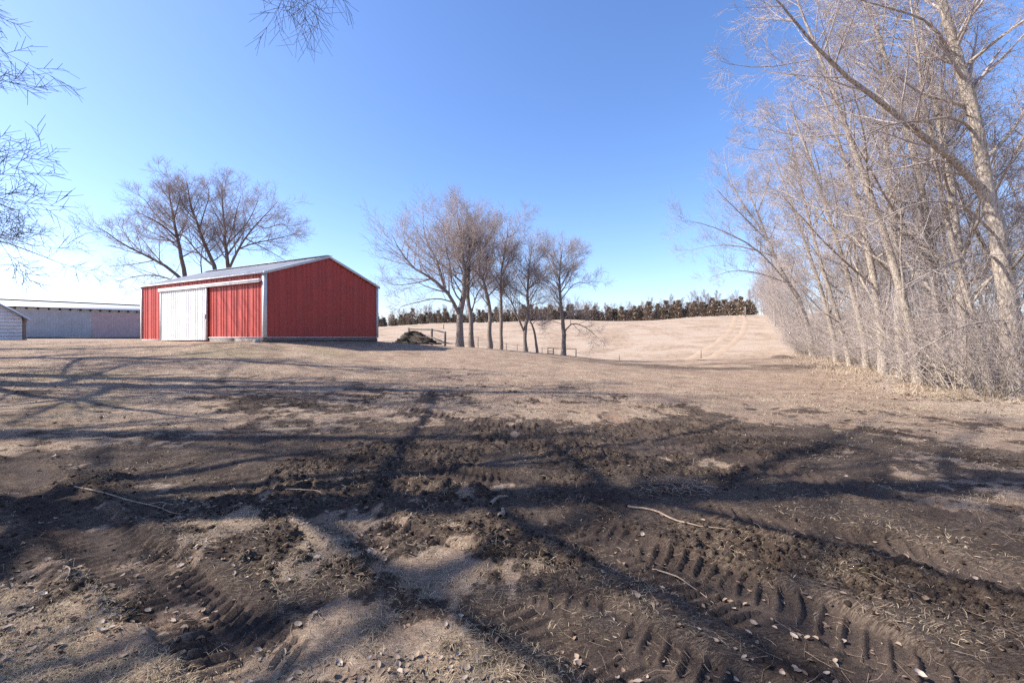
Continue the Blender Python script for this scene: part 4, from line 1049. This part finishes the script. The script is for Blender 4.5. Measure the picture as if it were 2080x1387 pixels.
# ------------------------------------------------------------------ foreground litter
r = np.random.default_rng(800)
def scatter(n, y0, y1, pw_=1.6, wide=1.3):
    u_ = r.random(n); e = 1-pw_
    y = (y0**e + u_*(y1**e-y0**e))**(1/e)
    x = r.uniform(-wide, wide, n)*y
    return x, y
def blades(name, x, y, L, W, tilt, m):
    n = len(x); z = surf_h(x, y); a = r.random(n)*6.28
    d = np.stack([np.cos(a), np.sin(a), np.zeros(n)], 1); sd = np.stack([-np.sin(a), np.cos(a), np.zeros(n)], 1)
    up = np.stack([np.zeros(n), np.zeros(n), np.ones(n)], 1); ti = tilt[:, None]
    p0 = np.stack([x, y, z-0.004], 1)
    p1 = p0 + (d*np.cos(ti)+up*np.sin(ti))*(L*.55)[:, None]
    ti2 = ti - r.uniform(.1, .9, n)[:, None]
    p2 = p1 + (d*np.cos(ti2)+up*np.sin(ti2) + sd*r.normal(0, .3, n)[:, None])*(L*.45)[:, None]
    w = (sd*.9+up*.3*r.normal(0, 1, n)[:, None])*W[:, None]
    v = np.stack([p0-w, p0+w, p1+w*.8, p1-w*.8, p2], 1).reshape(-1, 3)
    k = np.arange(n)*5
    q = np.stack([k, k+1, k+2, k+3], 1); t = np.stack([k+3, k+2, k+4], 1)
    o = obj(name, mesh_np(name, v, q, t), m); return o
x, y = scatter(230000, 1.75, 14.0, 1.9)
mu, c_, g_ = masks(x, y)
pat = fbm(x*1.6, y*1.6, 811, 3)
keep = r.random(len(x)) < (1-.75*in_track(x, y))*((1-mu)**1.1*sstep(.25, .55, pat)*0.95 + 0.30*sstep(.36,.6,pat))
x, y = x[keep], y[keep]; n = len(x)
o = blades('dead_grass', x, y, r.uniform(.02, .075, n)*(.8+.08*y), r.uniform(.0008, .0019, n)*(.8+.22*y), np.abs(r.normal(.18, .28, n)), M['blade'])
tag(o, 'matted dead grass blades scattered over the dark soil of the yard', 'dead grass', kind='stuff')
x, y = scatter(60000, 9.0, 30.0, 1.5, 1.2)
pat = fbm(x*.8, y*.8, 815, 4); mu, c_, g_ = masks(x, y)
k_ = (r.random(len(x)) < sstep(.38, .62, pat)*(1-mu)*.8) & ~((x < -6.5) & (y > 20.2+(-11.7-x)*.5)) & (x < 11+.55*(y-9))
x, y = x[k_], y[k_]; n = len(x)
o = blades('lawn_tufts', x, y, r.uniform(.05, .13, n), r.uniform(.003, .007, n), np.abs(r.normal(.3, .35, n)), M['blade'])
tag(o, 'short dead grass tufts of the lawn in front of the barn', 'dead grass', kind='stuff')
# taller straw along the wood edge
n = 22000; ss_ = 2+38*r.random(n)**1.3; off = r.normal(0.2, 1.1, n)
pp = np.array([edge_at(a)[0]+edge_at(a)[1]*b_ for a, b_ in zip(ss_, off)])
pn = fbm(pp[:, 0]*.7, pp[:, 1]*.7, 821, 3); m_ = r.random(n) < sstep(.35, .6, pn); pp = pp[m_]; n = len(pp)
o = blades('pale_straw', pp[:, 0], pp[:, 1], r.uniform(.10, .42, n), r.uniform(.003, .006, n), np.abs(r.normal(.35, .45, n)), M['straw'])
tag(o, 'pale dry straw lying along the foot of the wood', 'straw', kind='stuff')

def leaf_mesh(n, x, y, z, L, W, tilt):
    a = r.random(n)*6.28; d = np.stack([np.cos(a), np.sin(a), r.normal(0, 1, n)*tilt], 1); d = unit(d)
    sd = unit(np.cross(d, np.stack([r.normal(0, .25, n), r.normal(0, .25, n), np.ones(n)], 1))); up = np.cross(sd, d)
    c = np.stack([x, y, z+.006], 1); cu_ = r.normal(0, .22, n)[:, None]; fo = r.uniform(.0, .5, n)[:, None]
    L = L[:, None]; W = W[:, None]
    b0 = c-d*L*.5 + up*L*np.abs(cu_)*.6; b1 = c+d*L*.5 + up*L*np.abs(cu_); m1 = c-d*L*.18; m2 = c+d*L*.22
    v = np.stack([b0, m1-sd*W*.46+up*W*fo, m1, m1+sd*W*.46+up*W*fo, m2-sd*W*.5+up*W*fo, m2+up*W*.03, m2+sd*W*.5+up*W*fo, b1], 1).reshape(-1, 3)
    k = np.arange(n)*8
    q = np.concatenate([np.stack([k+1, k+2, k+5, k+4], 1), np.stack([k+2, k+3, k+6, k+5], 1)])
    t = np.concatenate([np.stack([k, k+2, k+1], 1), np.stack([k, k+3, k+2], 1), np.stack([k+4, k+5, k+7], 1), np.stack([k+5, k+6, k+7], 1)])
    return v, q, t
x, y = scatter(7500, 1.8, 12, 1.9)
pat = fbm(x*1.1+7, y*1.1, 831, 3); mu, c_, g_ = masks(x, y)
k_ = r.random(len(x)) < (sstep(.40, .62, pat)*(1.05-mu*.95)+.03); x, y = x[k_], y[k_]; n = len(x)
sc = r.uniform(.018, .05, n)*(.9+.05*y)
v, q, t = leaf_mesh(n, x, y, surf_h(x, y), sc, sc*r.uniform(.35, .75, n), .18)
tag(obj('leaf_litter', mesh_np('leaf_litter', v, q, t), M['leaf']), 'small curled dead leaves strewn across the yard soil and grass', 'leaf litter', kind='stuff')
n = 5000; ss_ = 2+36*r.random(n); pp = np.array([edge_at(a)[0]+edge_at(a)[1]*b_ for a, b_ in zip(ss_, r.normal(.2, 1.6, n))])
sc = r.uniform(.04, .10, n); v, q, t = leaf_mesh(n, pp[:, 0], pp[:, 1], surf_h(pp[:, 0], pp[:, 1])+.01, sc, sc*.6, .3)
tag(obj('leaf_litter', mesh_np('leaf_litter', v, q, t), M['leaf']), 'pale leaf litter under the trees of the wood', 'leaf litter', kind='stuff')

# big single leaves in the foreground
LEAVES = [(205,1263+30,.11),(605,1265,.10),(230,1250,.08),(905,1262,.07),(118,1315,.10),(30,1310,.12),(60,1240,.09),(1530,1285-20,.075),(1680,1262,.07),(1868,1368,.09),(1295,1218,.08),(1335,1238,.06),(1490,1225,.055),(640,1245,.06),(820,1262,.06),(500,1180,.06),(760,1125,.06),(20,1190,.09),(90,1205,.08),(300,1235,.07),(1010,1290,.07),(930,1315,.06),(250,1340,.09),(370,1325,.08),(1420,1290,.06),(1640,1300,.07),(560,1310,.07),(690,1340,.08)]
lv_, lq_, lt_ = leaf_mesh(3, np.zeros(3), np.zeros(3), np.zeros(3), np.ones(3), np.array([.55, .7, .48]), .15)
lmesh = []
for k in range(3):
    a = lv_[k*8:k*8+8]-lv_[k*8:k*8+8].mean(0); a[:, 2] += .12
    me = mesh_np('fallen_leaf', a, [(1, 2, 5, 4), (2, 3, 6, 5)], [(0, 2, 1), (0, 3, 2), (4, 5, 7), (5, 6, 7)]); lmesh.append(me)
leafm = []
for k, cc in enumerate([(.40, .33, .27), (.31, .235, .17), (.21, .14, .095)]):
    m, nt, b = nodes_mat('single_leaf_%s' % ('pale', 'tan', 'brown')[k]); o_ = ocoord(nt)
    nt.links.new(mix(nt, ramp(nt, noise(nt, o_, 5, 4), [(.35, 0.), (.65, 1.)]), tuple(c*.7 for c in cc), cc), b.inputs['Base Color']); b.inputs['Roughness'].default_value = .7
    lmesh[k].materials.append(m)
for i, (px, py, L) in enumerate(LEAVES):
    Y = FPX*EYE/(py-HOR); x = (px-CX)/FPX*Y
    o = obj('fallen_leaf', lmesh[i % 3]); o.location = (x, Y, sz(x, Y)+.008); o.scale = (L*.6, L*.6, L*.6); o.rotation_euler = (r.normal(0, .15), r.normal(0, .15), r.random()*6.28)
    tag(o, 'large dead leaf lying on the foreground soil', 'leaf', 'large fallen leaves in the foreground')

# soil clods
def clods(n, x, y, s):
    ico = np.array([(0,0,1),(.894,0,.447),(.276,.851,.447),(-.724,.526,.447),(-.724,-.526,.447),(.276,-.851,.447),(.724,.526,-.447),(-.276,.851,-.447),(-.894,0,-.447),(-.276,-.851,-.447),(.724,-.526,-.447),(0,0,-1)])
    f = np.array([(0,1,2),(0,2,3),(0,3,4),(0,4,5),(0,5,1),(1,6,2),(2,7,3),(3,8,4),(4,9,5),(5,10,1),(6,7,2),(7,8,3),(8,9,4),(9,10,5),(10,6,1),(6,11,7),(7,11,8),(8,11,9),(9,11,10),(10,11,6)])
    v = ico[None]*r.uniform(.4, 1.5, (n, 12, 1))*r.uniform(.5, 1.4, (n, 1, 3))*s[:, None, None]
    a = r.random(n)*6.28; ca, sa = np.cos(a)[:, None], np.sin(a)[:, None]
    v = np.stack([v[..., 0]*ca-v[..., 1]*sa, v[..., 0]*sa+v[..., 1]*ca, v[..., 2]*.75], -1)
    v += np.stack([x, y, surf_h(x, y)+s*.15], 1)[:, None]
    return v.reshape(-1, 3), (f[None]+(np.arange(n)*12)[:, None, None]).reshape(-1, 3)
x, y = scatter(60000, 1.8, 12.5, 1.8)
mu, c_, g_ = masks(x, y)
k_ = r.random(len(x)) < (c_*.7 + mu*.05)*(1-.8*in_track(x, y)); x, y = x[k_], y[k_]; n = len(x)
s_ = np.exp(r.normal(-4.85, .5, n))*(.85+.09*y); s_ = np.minimum(s_, .022)
v, t = clods(n, x, y, s_)
def soil_mat():
    m, nt, b = nodes_mat('clod_soil'); g = gcoord(nt)
    rp = N(nt, 'ShaderNodeNewGeometry').outputs['Random Per Island']
    n2 = noise(nt, g, 90, 4, .7)
    c = ramp(nt, rp, [(0, (.036, .024, .018)), (.5, (.062, .043, .033)), (.85, (.085, .06, .045)), (1, (.13, .1, .06))])
    c = mix(nt, ramp(nt, n2, [(.4, 0.), (.7, 1.)]), mix(nt, .5, c, (.02, .014, .011)), c)
    nt.links.new(c, b.inputs['Base Color']); b.inputs['Roughness'].default_value = .95; b.inputs['Specular IOR Level'].default_value = .1
    bump(nt, b, n2, .9, .012); return m
M['clod'] = soil_mat()
M['ground_soil'] = wood('dry_mound_soil', (0.06, 0.043, 0.034), (0.13, 0.095, 0.074))
tag(obj('soil_clods', mesh_np('soil_clods', v, None, t), M['clod']), 'dark crumbly clods of churned soil in the foreground', 'soil clods', kind='stuff')
# fine twigs and straw bits
x, y = scatter(1500, 1.8, 9, 1.8); n = len(x)
a = r.random(n)*6.28; L = r.uniform(.04, .16, n); z = surf_h(x, y)+.008
dv = np.stack([np.cos(a), np.sin(a), r.normal(0, .1, n)], 1)
P = np.stack([np.stack([x, y, z], 1), np.stack([x, y, z], 1)+dv*(L*.5)[:, None]+r.normal(0, .006, (n, 3)), np.stack([x, y, z], 1)+dv*L[:, None]], 1)
P[:, 1:, 2] = np.maximum(P[:, 1:, 2], surf_h(P[:, 1:, 0], P[:, 1:, 1])+.003)
v, q = tubes(P, np.repeat(r.uniform(.0006, .0016, n)[:, None], 3, 1), 3)
tag(obj('twig_litter', mesh_np('twig_litter', v, q), M['stick']), 'thin straw and twig bits lying on the yard soil', 'twig litter', kind='stuff')

# fallen sticks one can pick out
def stick(px_pts, r0, label, forks=()):
    def g_(p):
        Y = FPX*EYE/(p[1]-HOR); x_ = (p[0]-CX)/FPX*Y; return np.array([x_, Y])
    a = np.array([g_(p) for p in px_pts]); a = smooth_line(a, 14)
    z = surf_h(a[:, 0], a[:, 1]) + r0*1.3
    z = np.convolve(np.pad(np.maximum(z, np.maximum(np.r_[z[1:], z[-1]], np.r_[z[0], z[:-1]])), 2, mode='edge'), np.ones(5)/5, 'valid')
    P_ = np.concatenate([a, z[:, None]], 1); b0 = P_[0].copy(); rr = np.linspace(r0, r0*.35, 14)
    root = empty('fallen_stick', tuple(b0))
    rr2 = np.random.default_rng(int(px_pts[0][0])); P_[1:-1] += rr2.normal(0, r0*.22, (12, 3))
    v, q = tubes((P_-b0)[None], rr[None], 7); obj('stem', mesh_np('stem', v, q, smooth=True), M['stick'], root)
    for i0, dx, dy in forks:
        s0 = P_[i0]; e = s0+np.array([dx, dy, 0]); mid = (s0+e)/2+np.array([0, 0, .02]); e[2] = sz(e[0], e[1])+.01
        v, q = tubes(np.array([[s0-b0, mid-b0, e-b0]]), np.array([[r0*.6, r0*.45, r0*.2]]), 6); obj('side_shoot', mesh_np('side_shoot', v, q, smooth=True), M['stick'], root)
    tag(root, label, 'stick', 'fallen sticks on the soil')
stick([(152,1000),(200,1012),(265,1026),(320,1036),(352,1048),(368,1050)], .008, 'long pale forked stick on the dark soil at left', [(9, .22, .02)])
stick([(1275,1028),(1330,1036),(1370,1056),(1420,1074),(1480,1081)], .011, 'curved bare stick lying on tyre-marked soil right of centre')
stick([(996,1036),(1004,1024),(1018,1018),(1032,1017)], .022, 'short thick bent stick near the middle of the yard')
stick([(1016,1062),(1022,1052),(1020,1043)], .026, 'stubby broken stick below the bent one in mid yard')
stick([(580,1003),(620,1003),(645,1003),(660,1012)], .007, 'thin hooked twig on the churned soil left of centre')
stick([(1325,1148),(1370,1168),(1420,1195),(1450,1218)], .006, 'thin straight twig across the shaded soil right of centre')
stick([(130,1160),(142,1168),(140,1180),(132,1193)], .006, 'small curved twig on the soil at lower left')

def brush_clump(px, py, rad, h, n, label, Y=None):
    Y = Y or FPX*EYE/(py-HOR); x0 = (px-CX)/FPX*Y
    a = r.random(n)*6.28; q_ = rad*np.sqrt(r.random(n)); x = x0+np.cos(a)*q_; y = Y+np.sin(a)*q_*.7
    z = surf_h(x, y)+h*(1-(q_/rad)**2)*r.random(n); L = r.uniform(.5, 1.3, n)*rad*.6; b_ = r.random(n)*6.28
    d = unit(np.stack([np.cos(b_), np.sin(b_), np.abs(r.normal(.1, .3, n))], 1)); P0 = np.stack([x, y, z], 1)
    P_ = np.stack([P0, P0+d*(L*.5)[:, None]+r.normal(0, .01, (n, 3)), P0+d*L[:, None]-UP*(.15*L)[:, None]], 1)
    o0 = np.array([x0, Y, sz(x0, Y)])
    v, q = tubes(P_-o0, np.repeat(r.uniform(.0015, .004, n)[:, None], 3, 1)*(rad/.3), 3)
    o = obj('brush_clump', mesh_np('brush_clump', v, q), M['straw'] if 'straw' in label else M['stick']); o.location = tuple(o0)
    tag(o, label, 'brush clump', 'clumps of torn grass and brush')
brush_clump(1362, 990, .30, .12, 150, 'tangled heap of torn grass and twigs on the soil right of centre')
brush_clump(1952, 818, .45, .25, 260, 'tan straw clump at the foot of the wood near the right edge', 11.6)
brush_clump(1905, 812, .35, .15, 160, 'smaller tan straw clump left of the larger straw one', 12.0)
# mound of soil by the lane and a stone at the barn corner
def lump(name, x, y, rx, ry, h, m, label, cat, seed):
    rr = np.random.default_rng(seed); nu, nv = 26, 9; v, q = [], []
    th = np.arange(nu)*2*math.pi/nu
    for j in range(nv):
        f = j/(nv-1); rad = math.cos(f*math.pi/2)
        cx_, cy_ = np.cos(th)*rx*rad, np.sin(th)*ry*rad
        nn = fbm(cx_*5/rx+seed, cy_*5/ry+j*.3, seed, 3)-.5
        zz = math.sin(f*math.pi/2)*h*(1+1.1*nn)
        for k in range(nu): v.append((cx_[k]*(1+.5*nn[k]), cy_[k]*(1+.5*nn[k]), zz[k]-(.08 if j == 0 else 0)))
    for j in range(nv-1):
        for k in range(nu): q.append((j*nu+k, j*nu+(k+1) % nu, (j+1)*nu+(k+1) % nu, (j+1)*nu+k))
    o = obj(name, mesh_np(name, np.array(v), q, smooth=True), m); o.location = (x, y, sz(x, y)); tag(o, label, cat)
x, y, z = put(1588, 38.0); lump('soil_mound', x, y, 0.9, .7, .22, M['ground_soil'], 'low mound of dark soil beside the wood at the lane foot', 'soil mound', 3)
x, y, z = put(521, 20.4); lump('stone', x, y, .17, .14, .17, M['stone'], 'grey stone lying at the near corner of the red barn', 'stone', 8)
